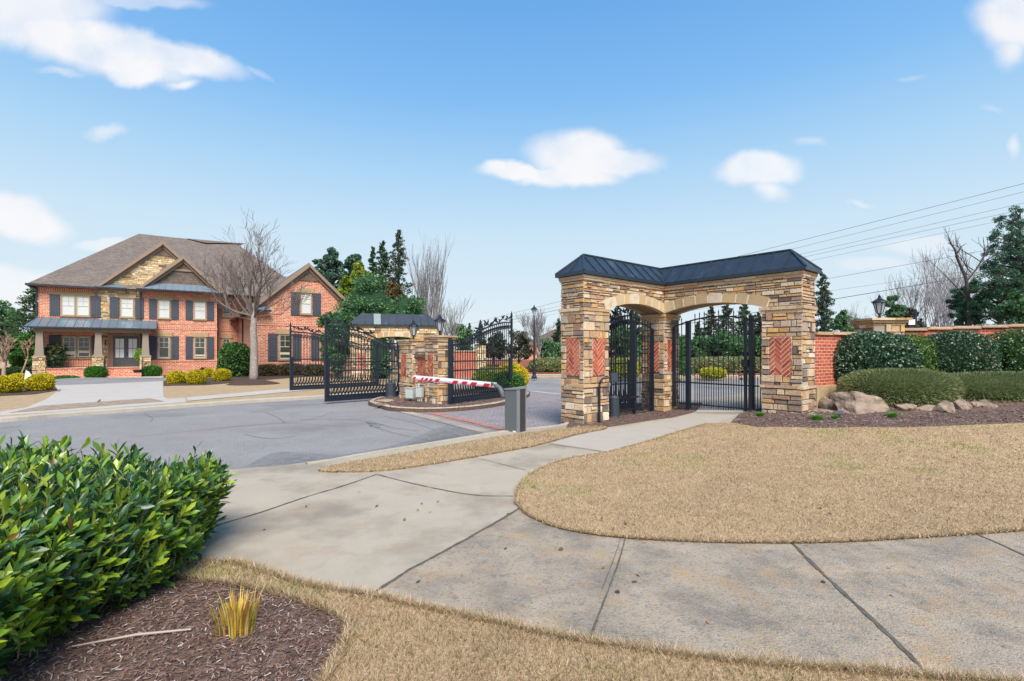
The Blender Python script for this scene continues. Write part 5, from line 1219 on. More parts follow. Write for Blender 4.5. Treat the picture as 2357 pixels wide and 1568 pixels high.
# ------------------------------------------------------------------ street lamp, cables, sign, small things
x, y = P(1229, 871.5, 0)
t = thing('street_lamp', 'tall black street lamp with a single tapering lantern beyond the gates', 'street lamp', (x, y, 0))
m = MB(); m.lathe((0, 0, 0), [(.17, 0), (.17, .12), (.11, .2), (.10, .75), (.065, .85), (.055, 2.2), (.042, 3.85), (.07, 3.88), (.05, 3.93)], 12); m.build('pole', IRON, t)
m = MB(); m.lathe((0, 0, 3.93), [(.07, 0), (.17, .38)], 8); m.build('glass', GLASSW, t)
m = MB(); m.lathe((0, 0, 4.30), [(.24, 0), (.20, .05), (.08, .16), (.05, .2), (.02, .30)], 10)
for k in range(4): a = k * math.pi / 2; m.bar((.075 * math.cos(a), .075 * math.sin(a), -.37), (.18 * math.cos(a), .18 * math.sin(a), .02), .02)
m.build('lantern_cap', IRON, t)
pr_ = thing('utility_pole', 'tall wooden pole far off among the trees carrying the overhead cables', 'utility pole', (-35, 230, 0)); m = MB(); m.tube([(0, 0, 0), (0, 0, 30)], [.3, .2], 8); m.bar((-2, 0, 28), (2, 0, 28), .2); m.build('pole', FLASH, pr_)
WN = ['topmost thin overhead cable over the wide arch', 'second overhead cable from the top', 'third overhead cable from the top', 'fourth overhead cable, close below the third', 'fifth overhead cable, entering the tall evergreen', 'sixth overhead cable, crossing the dead branches', 'faint seventh overhead cable', 'lowest and thickest overhead cable, above the pier lantern']
for i, (u0, v0, u1_, v1, r_) in enumerate([(2356, 421, 1853, 549, .022), (2356, 440, 1853, 564, .016), (2356, 465.6, 1853, 581, .016), (2356, 480, 1853, 589, .016), (2309, 505, 1864, 598.5, .013), (2273, 573.7, 1891, 642, .018), (2166, 631, 1914, 667, .012), (2273, 627, 1887, 692, .032)]):
    sl_ = (v0 - v1) / (u0 - u1_); ua, ub_ = 2700, 1000; Ya, Yb = 34.0, 175.0
    A_ = D(ua, v0 + sl_ * (ua - u0), Ya); B_ = D(ub_, v0 + sl_ * (ub_ - u0), Yb); pts = []
    for k in range(25):
        q = k / 24; p_ = A_.lerp(B_, q ** 1.6); p_.z -= .5 * 4 * q * (1 - q) * .25; pts.append(p_)
    m = MB(); m.tube(pts, [r_ * .7 * (1 + 1.6 * (k / 24)) for k in range(25)], 4); tag(m.build('overhead_cable', WIREM), WN[i], 'cable', 'overhead cables')
pr_ = thing('utility_pole', 'wooden pole carrying the overhead cables past the tall evergreen', 'utility pole', (45.2, 34, 0)); m = MB(); m.tube([(0, 0, 0), (0, 0, 15.5)], [.18, .13], 8); m.bar((-1.2, 0, 14.2), (1.2, 0, 14.2), .12); m.build('pole', FLASH, pr_)
# little sign on the wall
p_ = D(2106, 760, 13.2); t = thing('sign_post', 'small white sign on a dark post standing behind the wall', 'sign', (p_.x, p_.y, .8))
m = MB(); m.bar((0, 0, 0), (0, 0, p_.z - .8 + .55), .05); m.bar((0, 0, p_.z - .8 + .3), (-.2, 0, p_.z - .8 + .3), .03); m.build('post', IRON, t); m = MB(); m.lohi((-.2, -.03, p_.z - .8 + .14), (-.03, -.01, p_.z - .8 + .28)); m.build('sign_board', ARMW, t)
x, y = P(66, 893, .01); t = thing('yard_sign', 'little white stake sign between the yellow shrubs by the driveway', 'sign', (x, y, H(x, y)))
m = MB(); m.bar((0, 0, 0), (-.05, 0, .45), .035); m.build('stake', ARMW, t); m = MB(); m.prism([(-.22, 0, .42), (.06, 0, .36), (.12, 0, .62), (0, 0, .78), (-.14, 0, .86)], (0, .02, 0)); m.build('board', ARMW, t)
for (u, v, lb_) in ((1866, 915, 'grey floodlight at the foot of the large gateway'), (1932, 958, 'small bluish spotlight among green tufts before the big boulder')):
    x, y = P(u, v, .03); t = thing('floodlight', lb_, 'floodlight', (x, y, H(x, y) + .02), .5 if u < 1900 else -.6); t.scale = (.62,) * 3
    m = MB(); m.bar((0, 0, -.03), (0, 0, .10), .03); m.bar((-.07, 0, .1), (.07, 0, .1), .02); m.build('stake', IRON, t)
    m = MB(); m.add([(-.09, -.05, .08), (.09, -.05, .08), (.09, .05, .05), (-.09, .05, .05), (-.11, -.07, .2), (.11, -.07, .2), (.11, .06, .17), (-.11, .06, .17)], [(0, 3, 2, 1), (4, 5, 6, 7), (0, 1, 5, 4), (1, 2, 6, 5), (2, 3, 7, 6), (3, 0, 4, 7)]); m.build('housing', mat('flood_grey', (.17, .20, .23), .5), t)

# ------------------------------------------------------------------ boulders
def rock(name, label, u, v, w, h, dpt, seed, tilt=0, group='boulders edging the raised bed', off=.02, flatten=.75):
    """rough rock whose foot shows at pixel (u, v); w, h, dpt in metres"""
    x, y = P(u, v, off); r0 = np.random.default_rng(seed); bm = bmesh.new(); bmesh.ops.create_icosphere(bm, subdivisions=4, radius=1)
    pl_ = [(r0.normal(size=3), r0.uniform(.50, .88)) for _ in range(26)]
    pl_ = [(n_ / np.linalg.norm(n_), d_) for n_, d_ in pl_]; w3 = r0.normal(size=(6, 3)) * 3.0; ph = r0.uniform(0, 6, 6)
    V = np.array([q.co[:] for q in bm.verts]); V = np.sign(V) * np.abs(V) ** flatten
    for n_, d_ in pl_:
        t_ = V @ n_ - d_; V = V - np.where(t_ > 0, t_, 0)[:, None] * n_ * .97
    V *= (1 + .03 * np.sin(V @ w3.T * 1.6 + ph).sum(1, keepdims=True)) + r0.normal(size=(len(V), 3)) * .014
    V[:, 2] += .5
    V = V * np.array((w / 1.75, dpt / 1.8, h / 1.25)); ca, sa = math.cos(tilt), math.sin(tilt); V[:, 0], V[:, 2] = V[:, 0] * ca - V[:, 2] * sa, V[:, 0] * sa + V[:, 2] * ca
    m = MB(); m.add(V, [tuple(q.index for q in f.verts) for f in bm.faces]); bm.free()
    o = m.build(name, ROCK, origin=(0, 0, 0)); k_ = (y + dpt * .35) / y; o.location = (x * k_, y * k_, H(x, y) - .02); return tag(o, label, 'boulder', group)
rock('boulder', 'largest rugged boulder, wide and flat-topped, in front of the olive hedge', 1985, 953, 1.50, .48, .8, 3)
rock('boulder', 'squarish pale boulder against the right foot of the gateway', 1862, 947, .42, .26, .4, 5, .1)
rock('boulder', 'low ochre stone under the squarish pale boulder', 1868, 957, .26, .10, .2, 6)
rock('boulder', 'brown boulder wedged behind the gap beside the largest one', 1900, 945, .4, .3, .4, 7)
rock('boulder', 'boulder touching the right end of the largest one', 2085, 950, .46, .24, .42, 8)
for k, (u, v, w, h, l) in enumerate([(2128, 950, .42, .12, 'low flat buried stone right of the tuft'), (2165, 940, .44, .17, 'wedge-shaped stone under the olive hedge'), (2180, 938, .24, .18, 'small upright stone behind the wedge-shaped one'), (2212, 940, .40, .21, 'rounded tan stone in the middle of the row'), (2246, 941, .34, .17, 'pale squarish stone in the middle of the row'),
    (2268, 939, .27, .15, 'small tan stone between two pale ones'), (2300, 930, .30, .16, 'tan stone partly under the hedge twigs'), (2331, 934, .40, .20, 'pale pointed stone near the end of the row'), (2390, 935, .40, .2, 'last stone of the row')]):
    rock('boulder', l, u, v, w * 1.05, h * 1.35, .38, 20 + k, R(-.15, .15))
rock('boulder', 'flat slab of brown rock on the tip of the kerbed island', 885, 925, .9, .12, .3, 40, group='rocks on the island')
rock('boulder', 'small pale rock beside the slab on the island', 878, 931, .45, .09, .25, 41, group='rocks on the island')

# ------------------------------------------------------------------ clipped hedges and shrubs on the right
GD = [(.045, .10, .05), (.075, .15, .07), (.12, .21, .11), (.025, .055, .032), (.22, .32, .22)]
GW = [4, 4, 2, 2, 1]
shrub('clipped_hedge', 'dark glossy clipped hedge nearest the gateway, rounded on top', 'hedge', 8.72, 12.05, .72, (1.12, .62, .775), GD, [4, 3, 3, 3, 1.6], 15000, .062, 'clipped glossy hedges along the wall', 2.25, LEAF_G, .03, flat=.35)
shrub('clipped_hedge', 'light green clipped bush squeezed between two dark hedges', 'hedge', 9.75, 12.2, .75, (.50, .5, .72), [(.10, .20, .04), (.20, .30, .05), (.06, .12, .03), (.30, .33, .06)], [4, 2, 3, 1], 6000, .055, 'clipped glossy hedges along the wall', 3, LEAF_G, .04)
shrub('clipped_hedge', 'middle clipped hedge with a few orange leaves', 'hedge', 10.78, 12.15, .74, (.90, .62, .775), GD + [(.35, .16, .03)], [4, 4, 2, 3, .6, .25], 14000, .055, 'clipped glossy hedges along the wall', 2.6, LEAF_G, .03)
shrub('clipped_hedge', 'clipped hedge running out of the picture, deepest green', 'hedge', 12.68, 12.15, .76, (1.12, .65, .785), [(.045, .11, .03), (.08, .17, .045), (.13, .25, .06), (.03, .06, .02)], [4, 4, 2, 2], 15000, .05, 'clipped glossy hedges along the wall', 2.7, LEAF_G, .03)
OL = [(.20, .25, .09), (.28, .32, .15), (.13, .17, .06), (.36, .37, .19), (.28, .22, .11)]
def olive(label, x, y, z, rad, n):
    t = thing('low_hedge', label, 'hedge', (x, y, z), 0, 'low olive hedges above the boulders')
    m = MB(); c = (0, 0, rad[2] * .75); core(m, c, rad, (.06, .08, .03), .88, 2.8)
    Pn, d = ball(c, rad, n, .16, 2.8, .05); k = Pn[:, 2] > -.02; Pn, d = Pn[k], d[k]
    cards(m, Pn, .075, tint(len(Pn), OL, [4, 4, 3, 1.6, 1], .25), d, .16, .75); m.build('foliage', [LEAF_M, CORE_M], t); return t
olive('olive green low hedge mounded above the largest boulder', 8.62, 11.1, .52, (1.25, .62, .45), 18000)
olive('olive green low hedge trailing right above the row of small stones', 11.0, 11.15, .50, (1.85, .62, .42), 22000)
def tuft(name, label, cat, x, y, z, n, h, spread, cols, w=.006, group=None, lean=.6):
    m = MB()
    for i in range(n):
        a = R(0, 6.28); q = R(0, spread); l = h * R(.6, 1.15); ln = R(.1, lean) * l; b = Vector((q * math.cos(a) * .5, q * math.sin(a) * .5, -.01)); dv = Vector((math.cos(a), math.sin(a), 0)); s = Vector((-dv.y, dv.x, 0)) * w * R(.7, 1.2)
        p = [b + dv * ln * t_ ** 1.7 + Vector((0, 0, l * (t_ - .12 * t_ * t_))) for t_ in (0, .35, .7, 1)]
        c = np.array(random.choice(cols)) * R(.8, 1.2)
        m.add([tuple(p[0] - s), tuple(p[0] + s), tuple(p[1] + s), tuple(p[1] - s), tuple(p[2] + s * .7), tuple(p[2] - s * .7), tuple(p[3])], [(0, 1, 2, 3), (3, 2, 4, 5), (5, 4, 6)], 0, c)
    o = m.build(name, LEAF_M, origin=(0, 0, 0)); o.location = (x, y, z); return tag(o, label, cat, group)
for (u, v, l, s) in ((1750, 957, 'bright green tuft at the foot of the right pillar', .15), (1880, 965, 'bright green tuft left of the small spotlight', .17), (1922, 963, 'bright green tuft behind the small spotlight', .13), (2053, 960, 'bright green tuft under the right end of the largest boulder', .17)):
    x, y = P(u, v, .04); tuft('grass_tuft', l, 'grass tuft', x, y, H(x, y) + .03, 260, s * .75, s, [(.07, .27, .02), (.11, .36, .03), (.05, .18, .02)], .004, 'bright green tufts in the mulch', 1.1)
x, y = P(545, 1448, .015); tuft('ornamental_grass', 'yellow grass clump growing out of the mulch near the leafy bush', 'ornamental grass', x, y, .01, 170, .24, .24, [(.66, .56, .05), (.50, .48, .04), (.72, .52, .18), (.55, .25, .06)], .0045, None, .35)
a_, b_ = P(165, 1492, .02), P(440, 1452, .02); m = MB(); m.tube([(a_[0], a_[1], .03), ((a_[0] + b_[0]) / 2, (a_[1] + b_[1]) / 2 + .02, .035), (b_[0], b_[1], .03)], [.004, .008, .006], 6); tag(m.build('twig', mat('bleached_twig', (.42, .34, .28), .8)), 'bleached bare twig lying on the mulch below the leafy bush', 'twig')

# ------------------------------------------------------------------ the near bush: shoots of long glossy leaves
def near_bush():
    t = thing('leafy_bush', 'big glossy laurel-like bush with yellow-green shoots in the near corner', 'bush', (-3.80, 3.15, 0))
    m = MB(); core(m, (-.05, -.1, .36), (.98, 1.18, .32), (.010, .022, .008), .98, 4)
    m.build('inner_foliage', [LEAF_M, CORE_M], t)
    st = MB(); Bs = []; Ds = []; Ns = []; Ls = []; Cs = []
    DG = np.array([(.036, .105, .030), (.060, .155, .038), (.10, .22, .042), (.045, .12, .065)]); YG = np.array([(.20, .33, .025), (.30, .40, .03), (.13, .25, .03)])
    hw = (1.36, 1.52); cnt = 0; tot = 2150
    while cnt < tot:
        # a point on the top or on one of the sides of a rounded box
        f = rng.random()
        if f < .36: x, y, z = rng.uniform(-hw[0], hw[0]), rng.uniform(-hw[1], hw[1]), .80; n = np.array((0, 0, 1.))
        elif f < .80: x, y, z = hw[0], rng.uniform(-hw[1], hw[1]), rng.uniform(.06, .86); n = np.array((1., 0, 0))
        elif f < .93: x, y, z = rng.uniform(-hw[0], hw[0]), hw[1], rng.uniform(.1, .86); n = np.array((0, 1., 0))
        else: x, y, z = rng.uniform(-hw[0], hw[0]), -hw[1], rng.uniform(.1, .86); n = np.array((0, -1., 0))
        ex = max(0, abs(x) / hw[0] - .78) / .22; ey = max(0, abs(y) / hw[1] - .80) / .20; ez = max(0, z / .86 - .72) / .28
        x *= 1 - .09 * (ey ** 2 + ez ** 2); y *= 1 - .10 * (ex ** 2 + ez ** 2); z -= .10 * (ex ** 2 + ey ** 2) * (z / .86)
        x += .07 * math.sin(y * 4.1) + .05 * math.sin(z * 7 + y * 2); z += (.07 * math.sin(x * 3.3 + y * 2.1) + .04 * math.sin(x * 7 - y * 5)) * (z / .86)
        if n[0] > .5: x -= .26 * ss((.45 - z) / .45) * .7
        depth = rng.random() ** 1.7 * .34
        out = n * .62 + np.array((0, 0, 1.0)) + rng.normal(size=3) * .32 + np.array((.22, 0, 0)); out /= np.linalg.norm(out)
        L = rng.uniform(.13, .24) * (1.35 if n[2] > .5 else 1); depth -= (rng.random() ** 2.5 * .17 if n[2] > .5 else rng.random() ** 4 * .10); tip = np.array((x, y, z)) - n * depth * .8; base = tip - out * L
        if tip[2] < .10: continue
        if x < -.9 and n[2] < .5 and n[1] < .5: continue
        cnt += 1
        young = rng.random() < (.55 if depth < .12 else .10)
        st.tube([tuple(base), tuple(tip)], [.004, .0025], 3, cap=False, col=(.16, .15, .04))
        k = rng.integers(6, 10); s0_ = out; a0 = rng.uniform(0, 6.28)
        e1_v = np.cross(s0_, (.3, .2, .9)); e1_v /= np.linalg.norm(e1_v); e2_v = np.cross(s0_, e1_v)
        for i in range(k):
            q = .35 + .65 * i / (k - 1); a = a0 + i * 2.4; rad_ = e1_v * math.cos(a) + e2_v * math.sin(a); op = .75 * (1 - q) + .34
            dirv = s0_ * (1 - .35 * op) + rad_ * op; nn = s0_ * .9 - rad_ * .4 + rng.normal(size=3) * .25
            Bs.append(base + out * L * q); Ds.append(dirv); Ns.append(nn); Ls.append(rng.uniform(.06, .145) * (1 if q < .9 else .85))
            yy = young and (q > .45 or rng.random() < .3)
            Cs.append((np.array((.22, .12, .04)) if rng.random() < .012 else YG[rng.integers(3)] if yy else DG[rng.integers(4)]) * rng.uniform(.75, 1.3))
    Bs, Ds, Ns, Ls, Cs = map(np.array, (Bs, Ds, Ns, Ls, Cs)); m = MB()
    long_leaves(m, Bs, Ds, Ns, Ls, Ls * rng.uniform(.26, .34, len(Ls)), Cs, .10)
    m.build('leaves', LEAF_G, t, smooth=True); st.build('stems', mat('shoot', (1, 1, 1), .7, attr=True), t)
near_bush()

# ------------------------------------------------------------------ island and far-side planting
x, y = 0.05, 19.6
shrub('bush', 'green low bush under the yellow flowers beside the open gate leaf', 'bush', x - .22, y - .1, -.02, (.66, .7, .50), [(.05, .15, .03), (.09, .24, .04), (.03, .08, .02), (.16, .30, .05)], [3, 3, 2, 1], 6000, .07, None, 2.4, LEAF_M, .12)
shrub('flowering_bush', 'yellow flowering bush at the tip of the island', 'bush', x - .1, y + .7, .1, (.70, .6, .62), [(.80, .52, .02), (.70, .60, .03), (.30, .36, .03), (.85, .66, .08)], [4, 3, 2, 2], 4500, .08, None, 2, LEAF_M, .25)
shrub('flowering_bush', 'yellow-green bush behind the bars of the open leaf on the island', 'bush', -.95, y + 1.2, .05, (.75, .7, .55), [(.22, .28, .04), (.12, .20, .03), (.42, .42, .05)], [3, 3, 1.5], 4500, .08, None, 2, LEAF_M, .4, shell=.5)
wall_run('brick_wall', 'pinkish brick wall seen through the bars of the island gate leaf', (-5.0, 33.5), (-2.45, 34.0), -.2, 1.75, 1.75)
tt = thing('stone_pier', 'pale stone pier at the end of the pinkish wall beyond the island', 'pier', (-2.4, 33.8, 0), math.radians(10)); stone_pillar('pillar', tt, 0, .6, 0, .6, -.2, 2.1, cols=CREAM, cw=CW)
YB = [(.58, .48, .015), (.70, .56, .02), (.44, .40, .02), (.26, .28, .02), (.78, .62, .04)]; YW = [4, 3.5, 2.5, 1.4, 1]
def pxshrub(name, label, cat, u0, u1_, vt, vb, cols, w, n, size, group=None, power=2.5, off=0.0, mt=None, lump=.05, dep=.9, yadd=0.0, shell=.2, flat=.4):
    """shrub filling the pixel box u0..u1, vt..vb and standing on the ground at vb"""
    x, y = P((u0 + u1_) / 2, vb, off); y0 = y; rx = (u1_ - u0) / 2 / F * y; rz = (vb - vt) / F * y / 2
    ry = rx * dep; s = (y + ry * .7) / y
    return shrub(name, label, cat, x * s, y * s, H(x * s, y * s) - .03, (rx * s * (.84 if name == 'yellow_shrub' else .93), ry * .9, rz * s * 1.02), cols, w, n, size, group, power, mt, lump, shell=shell, flat=flat)
gp = 'clipped yellow shrubs by the driveway'
for (u0, u1_, vt, vb, l) in ((-30, 48, 864, 907, 'clipped yellow shrub at the left edge, cut off by the frame'), (60, 122, 861, 901, 'roundest clipped yellow shrub right of the white stake sign'), (20, 76, 858, 886, 'clipped yellow shrub behind the white stake sign'), (78, 124, 858, 884, 'clipped yellow shrub peeking out behind the roundest one'),
    (383, 430, 852, 884, 'clipped yellow shrub nearest the driveway on the house side'), (429, 477, 850, 885, 'second clipped yellow shrub from the driveway on the house side'), (487, 533, 847, 878, 'clipped yellow shrub nearest the street tree'), (466, 492, 846, 868, 'small yellow-green shrub half hidden between two clipped ones')):
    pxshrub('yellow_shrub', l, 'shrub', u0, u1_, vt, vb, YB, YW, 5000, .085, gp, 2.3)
BXC = [(.06, .20, .02), (.09, .28, .03), (.04, .13, .015)]
pxshrub('boxwood', 'clipped green boxwood left of the brick steps', 'shrub', 198, 243, 841, 871, BXC, None, 3600, .08, 'boxwoods flanking the steps', 2.8)
pxshrub('boxwood', 'clipped green boxwood right of the brick steps', 'shrub', 327, 370, 840, 867, BXC, None, 3600, .08, 'boxwoods flanking the steps', 2.8)
GG = [(.07, .16, .04), (.12, .24, .055), (.04, .09, .03), (.2, .33, .08)]
pxshrub('green_shrub', 'tall loose green shrub behind the trunk of the street tree', 'shrub', 497, 580, 784, 868, GG, [3, 3, 2, 1], 6500, .2, None, 2.3, lump=.14, shell=.35)
pxshrub('green_shrub', 'brighter green low shrub under the tall loose one', 'shrub', 500, 540, 828, 862, [(.09, .2, .03), (.05, .12, .02)], None, 2000, .15, None, 2.3)
for (u0, u1_, vt, vb, l, c) in ((592, 640, 838, 866, 'brownish clipped hedge under the garage wing, nearest the street tree', (.13, .085, .045)), (638, 700, 836, 865, 'brownish clipped hedge under the garage wing, behind the far gate leaf', (.12, .09, .045)), (698, 745, 838, 866, 'brownish hedge end between the two gate leaves', (.11, .09, .04))):
    pxshrub('brown_hedge', l, 'hedge', u0, u1_, vt, vb, [c, (.08, .10, .035), (.18, .12, .06)], None, 2400, .13, 'brownish hedges', 3.2)
for (u0, u1_, vt, vb, l) in ((383, 402, 838, 857, 'dark red little bush by the brick base'), (165, 200, 845, 866, 'reddish brown bush before the porch'), (455, 478, 843, 862, 'dark low bush behind the yellow shrubs')):
    pxshrub('small_bush', l, 'bush', u0, u1_, vt, vb, [(.10, .05, .035), (.06, .06, .03), (.16, .09, .06)], None, 1200, .13, 'little dark bushes along the house', 2, lump=.2, shell=.5)
pxshrub('ground_ivy', 'bright low ground cover along the driveway top', 'ground cover', 125, 180, 864, 875, [(.05, .15, .03), (.08, .2, .03)], None, 900, .12, None, 2)
x, y = -32.4, 39.2
m_ = XF['brick_house'] @ Vector((1.0, -.8, .45)); shrub('potted_palm', 'dark leafy plant on the porch beside the first column', 'plant', m_.x, m_.y, .45, (.7, .5, 1.0), [(.04, .10, .03), (.07, .16, .04), (.10, .05, .03)], None, 900, .3, None, 2, LEAF_M, .3, shell=.7)
m_ = XF['brick_house'] @ Vector((6.15, -1.3, .9)); shrub('potted_plant', 'bright green potted plant at the right of the front door', 'plant', m_.x, m_.y, .95, (.35, .3, .5), [(.16, .30, .03), (.26, .38, .05)], None, 500, .18, None, 2, LEAF_M, .3, shell=.7)
m = MB(); m_ = XF['brick_house'] @ Vector((6.1, -2.1, 0)); m.lathe((m_.x, m_.y, 0), [(.22, -.1), (.30, .22), (.32, .25)], 10); tag(m.build('planter', IRON), 'black round planter on the brick steps', 'planter')
# red and white garden ornament
x, y = P(180, 868, 0); t = thing('garden_ornament', 'little red and white garden ornament by the brick porch wall', 'garden ornament', (x, y, H(x, y)))
m = MB(); m.lathe((0, 0, 0), [(.2, 0), (.16, .25), (.08, .3), (.02, .34)], 10); m.build('body', ARMR, t); m = MB(); m.bar((.0, 0, .3), (.5, 0, .75), .12, .06); m.bar((-.2, 0, .75), (-.15, 0, 1.1), .14, .06); m.build('wings', ARMW, t)

# ------------------------------------------------------------------ trees
x, y = P(584, 874, 0)
random.seed(11)
def street_tree(x, y):
    t = thing('street_tree', 'bare grey-barked street tree in front of the brick house', 'tree', (x, y, H(x, y)))
    a = MB(); a.tube([(0, 0, -.1), (0, 0, .3), (.02, 0, 1.6), (-.03, 0, 3.0), (.02, 0, 3.7), (.02, 0, 4.2)], [.29, .235, .21, .19, .17, .10], 12); a.build('trunk', BARKG, t, smooth=True)
    b = MB()
    for (dx, dz, L, r, rx) in ((-.60, 1.0, 3.3, .105, .3), (-.24, 1.15, 3.5, .10, -.4), (.12, 1.2, 3.6, .105, .3), (.42, 1.0, 3.0, .085, -.3), (-1.25, .8, 3.3, .07, -.2), (.95, .6, 2.5, .06, .4), (-.6, .75, 3.1, .07, .9), (.3, .8, 2.9, .07, -.9), (-1.3, .3, 2.4, .045, .5), (1.2, .2, 2.2, .04, .2), (-1.1, 1.0, 3.2, .06, .1)):
        branches(b, (dx * .1, 0, R(3.6, 4.1)), (dx * 1.25, rx * .8, dz), L * .66, r, 1, 5, .66, .18, (3, 4), .68, nseg=5, minr=.0075, wob=.17, fork=.25)
    b.build('crown', mat('tree_twig', (.15, .115, .10), .85, var=.35, scale=3), t)
street_tree(x, y)
BG = [(.08, .17, .13), (.10, .20, .14), (.045, .10, .08), (.15, .26, .17)]
def px(u, Y): return ((u - CX) / F * Y, Y)
def hgt(v, Y): return ZC - (v - HZ) / F * Y
gpt = 'trees behind the exit gate'
def bt(name, label, u, vt, Y, ru, cols, w=None, zb=None, ry=None, clumps=26, per=170, size=.3, csize=.34, group=gpt, vb=None, **k):
    x, y = px(u, Y); h = hgt(vt, Y); r = ru / F * Y; lo = hgt(vb, Y) if vb else h * .2
    rz = (h - lo) / 2
    return broad_tree(name, label, x, y, 0, h, (r, ry or r, rz), cols, w, clumps, per, size, csize, group=group, zc=lo + rz, **k)
bt('pine_tree', 'tall blue-green pine right behind the garage gable', 755, 566, 62, 42, BG, None, vb=740, clumps=150, per=130, size=.32, csize=.19)
bt('pine_tree', 'blue-green pine between the tallest one and the spiky conifers', 812, 574, 64, 34, BG, None, vb=740, clumps=120, per=130, size=.32, csize=.2)
YGc = [(.24, .34, .03), (.34, .42, .04), (.15, .24, .03), (.42, .42, .05)]
bt('arborvitae', 'yellow-green evergreen leaning above the round holly', 832, 598, 50, 28, YGc, None, vb=730, clumps=70, per=130, size=.24, csize=.26)
bt('arborvitae', 'yellow-green evergreen lower left, against the blue-green pine', 800, 626, 49, 32, YGc, [3, 2, 3, 1], vb=740, clumps=70, per=130, size=.24, csize=.26)
for (u, vt, r, l) in ((858, 570, 22, 'left and shortest of the three spiky conifers'), (880, 556, 27, 'middle spiky conifer of three'), (917, 530, 34, 'tallest spiky conifer behind the round hollies')):
    x, y = px(u, 56); conifer('conifer', l, x, y, 0, hgt(vt, 56), r / F * 56, [(.045, .10, .06), (.07, .14, .07), (.03, .07, .04)] + ([(.20, .11, .06)] if u > 900 else [(.12, .18, .04)]), [3, 3, 2, 1.6], 190, 24, .36, group=gpt)
HG = [(.07, .17, .065), (.10, .23, .085), (.15, .30, .12), (.045, .11, .05), (.22, .34, .19)]
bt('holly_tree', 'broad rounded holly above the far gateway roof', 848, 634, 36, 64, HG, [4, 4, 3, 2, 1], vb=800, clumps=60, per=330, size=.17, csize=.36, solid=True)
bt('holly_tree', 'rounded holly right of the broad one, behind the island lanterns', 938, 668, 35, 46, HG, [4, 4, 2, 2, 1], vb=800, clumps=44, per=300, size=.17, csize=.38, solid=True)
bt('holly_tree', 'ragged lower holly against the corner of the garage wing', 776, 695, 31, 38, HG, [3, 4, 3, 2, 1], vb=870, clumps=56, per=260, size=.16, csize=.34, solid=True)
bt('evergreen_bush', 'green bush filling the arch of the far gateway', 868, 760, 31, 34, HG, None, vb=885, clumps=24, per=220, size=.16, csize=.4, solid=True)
bt('russet_bush', 'russet leaved bush beside the left island lantern', 982, 742, 36, 16, [(.20, .09, .05), (.12, .10, .04), (.06, .11, .05)], None, vb=790, clumps=16, per=150, size=.16, csize=.4)
bt('russet_bush', 'russet bush under the tallest spiky conifer', 905, 640, 48, 24, [(.22, .12, .06), (.30, .18, .08), (.10, .13, .04)], None, vb=720, clumps=18, per=120, size=.26, csize=.4)
random.seed(5)
x, y = px(985, 46); bare_tree('bare_tree', 'tall vase-shaped bare tree above the island lanterns', x, y, 0, hgt(553, 46) * .86, .20, .14, 11, .30, .50, 4, BARKB, TWIGG, (3, 4), .009, gpt, .72, .10, cat='bare tree')
x, y = px(1035, 42); bare_tree('bare_tree', 'smaller bare tree right of the island lanterns', x, y, 0, hgt(668, 42) * .9, .10, .15, 8, .5, .35, 4, BARKB, TWIGG, (3, 4), .008, gpt, .70, .14, cat='bare tree')
# beyond the entry lane
gq = 'trees across the far street'
for (u, vt, r, l) in ((1080, 745, 10, 'tiny spiky conifer left behind the island gate leaf'), (1106, 738, 12, 'tiny spiky conifer behind the island gate leaf')):
    x, y = px(u, 75); conifer('conifer', l, x, y, 0, hgt(vt, 75), r / F * 75, [(.06, .11, .07), (.09, .15, .09)], None, 90, 12, .4, group=gq)
bt('green_tree', 'green tree behind the island gate leaf', 1060, 745, 60, 34, HG, None, vb=812, clumps=24, per=150, size=.3, csize=.4, group=gq)
bt('green_tree', 'dark tree behind the end of the island gate leaf', 1135, 758, 44, 30, [(.05, .09, .04), (.10, .10, .06), (.04, .07, .03)], None, vb=835, clumps=26, per=140, size=.22, csize=.4, group=gq)
bt('green_tree', 'thin grey-green crape myrtle left of the street lamp', 1195, 755, 41, 30, [(.09, .13, .07), (.14, .15, .09), (.16, .11, .08)], None, vb=845, clumps=26, per=110, size=.19, csize=.4, group=gq)
random.seed(9); x, y = px(1240, 40); bare_tree('bare_tree', 'bare pale tree right beside the street lamp', x, y, 0, hgt(728, 40) * .92, .09, .28, 6, .55, .4, 5, BARKB, TWIGG, (3, 4), .010, gq, .72, .14, cat='bare tree')
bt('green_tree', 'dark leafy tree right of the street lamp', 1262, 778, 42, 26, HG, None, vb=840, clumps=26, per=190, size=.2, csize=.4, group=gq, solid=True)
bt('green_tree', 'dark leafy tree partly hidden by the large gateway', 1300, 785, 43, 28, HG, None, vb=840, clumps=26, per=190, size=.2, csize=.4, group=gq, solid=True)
x, y = px(1286, 46); conifer('conifer', 'dark conifer touching the left edge of the large gateway', x, y, 0, hgt(735, 46), 16 / F * 46, [(.04, .09, .05), (.07, .13, .07)], None, 120, 14, .3, group=gq)
def far_house():
    x, y = px(1290, 70); t = thing('house', 'distant house showing only a grey roof slope above the trees', 'house', (x, y, 0))
    m = MB(); m.lohi((-5, 0, 0), (9, 8, 2.6)); m.build('wall', BRICK, t); m = MB(); m.prism([(-5.6, -.4, 2.6), (9.6, -.4, 2.6), (2, -.4, 6.2)], (0, 9, 0)); m.build('roof', SHINGLE_Y, t)
far_house()
shrub('olive_hedge', 'clipped grey-green hedge across the street behind the street lamp', 'hedge', 3.6, 39.2, .05, (2.3, .9, .62), OL, None, 5000, .14, 'clipped hedges across the far street', 3.2)
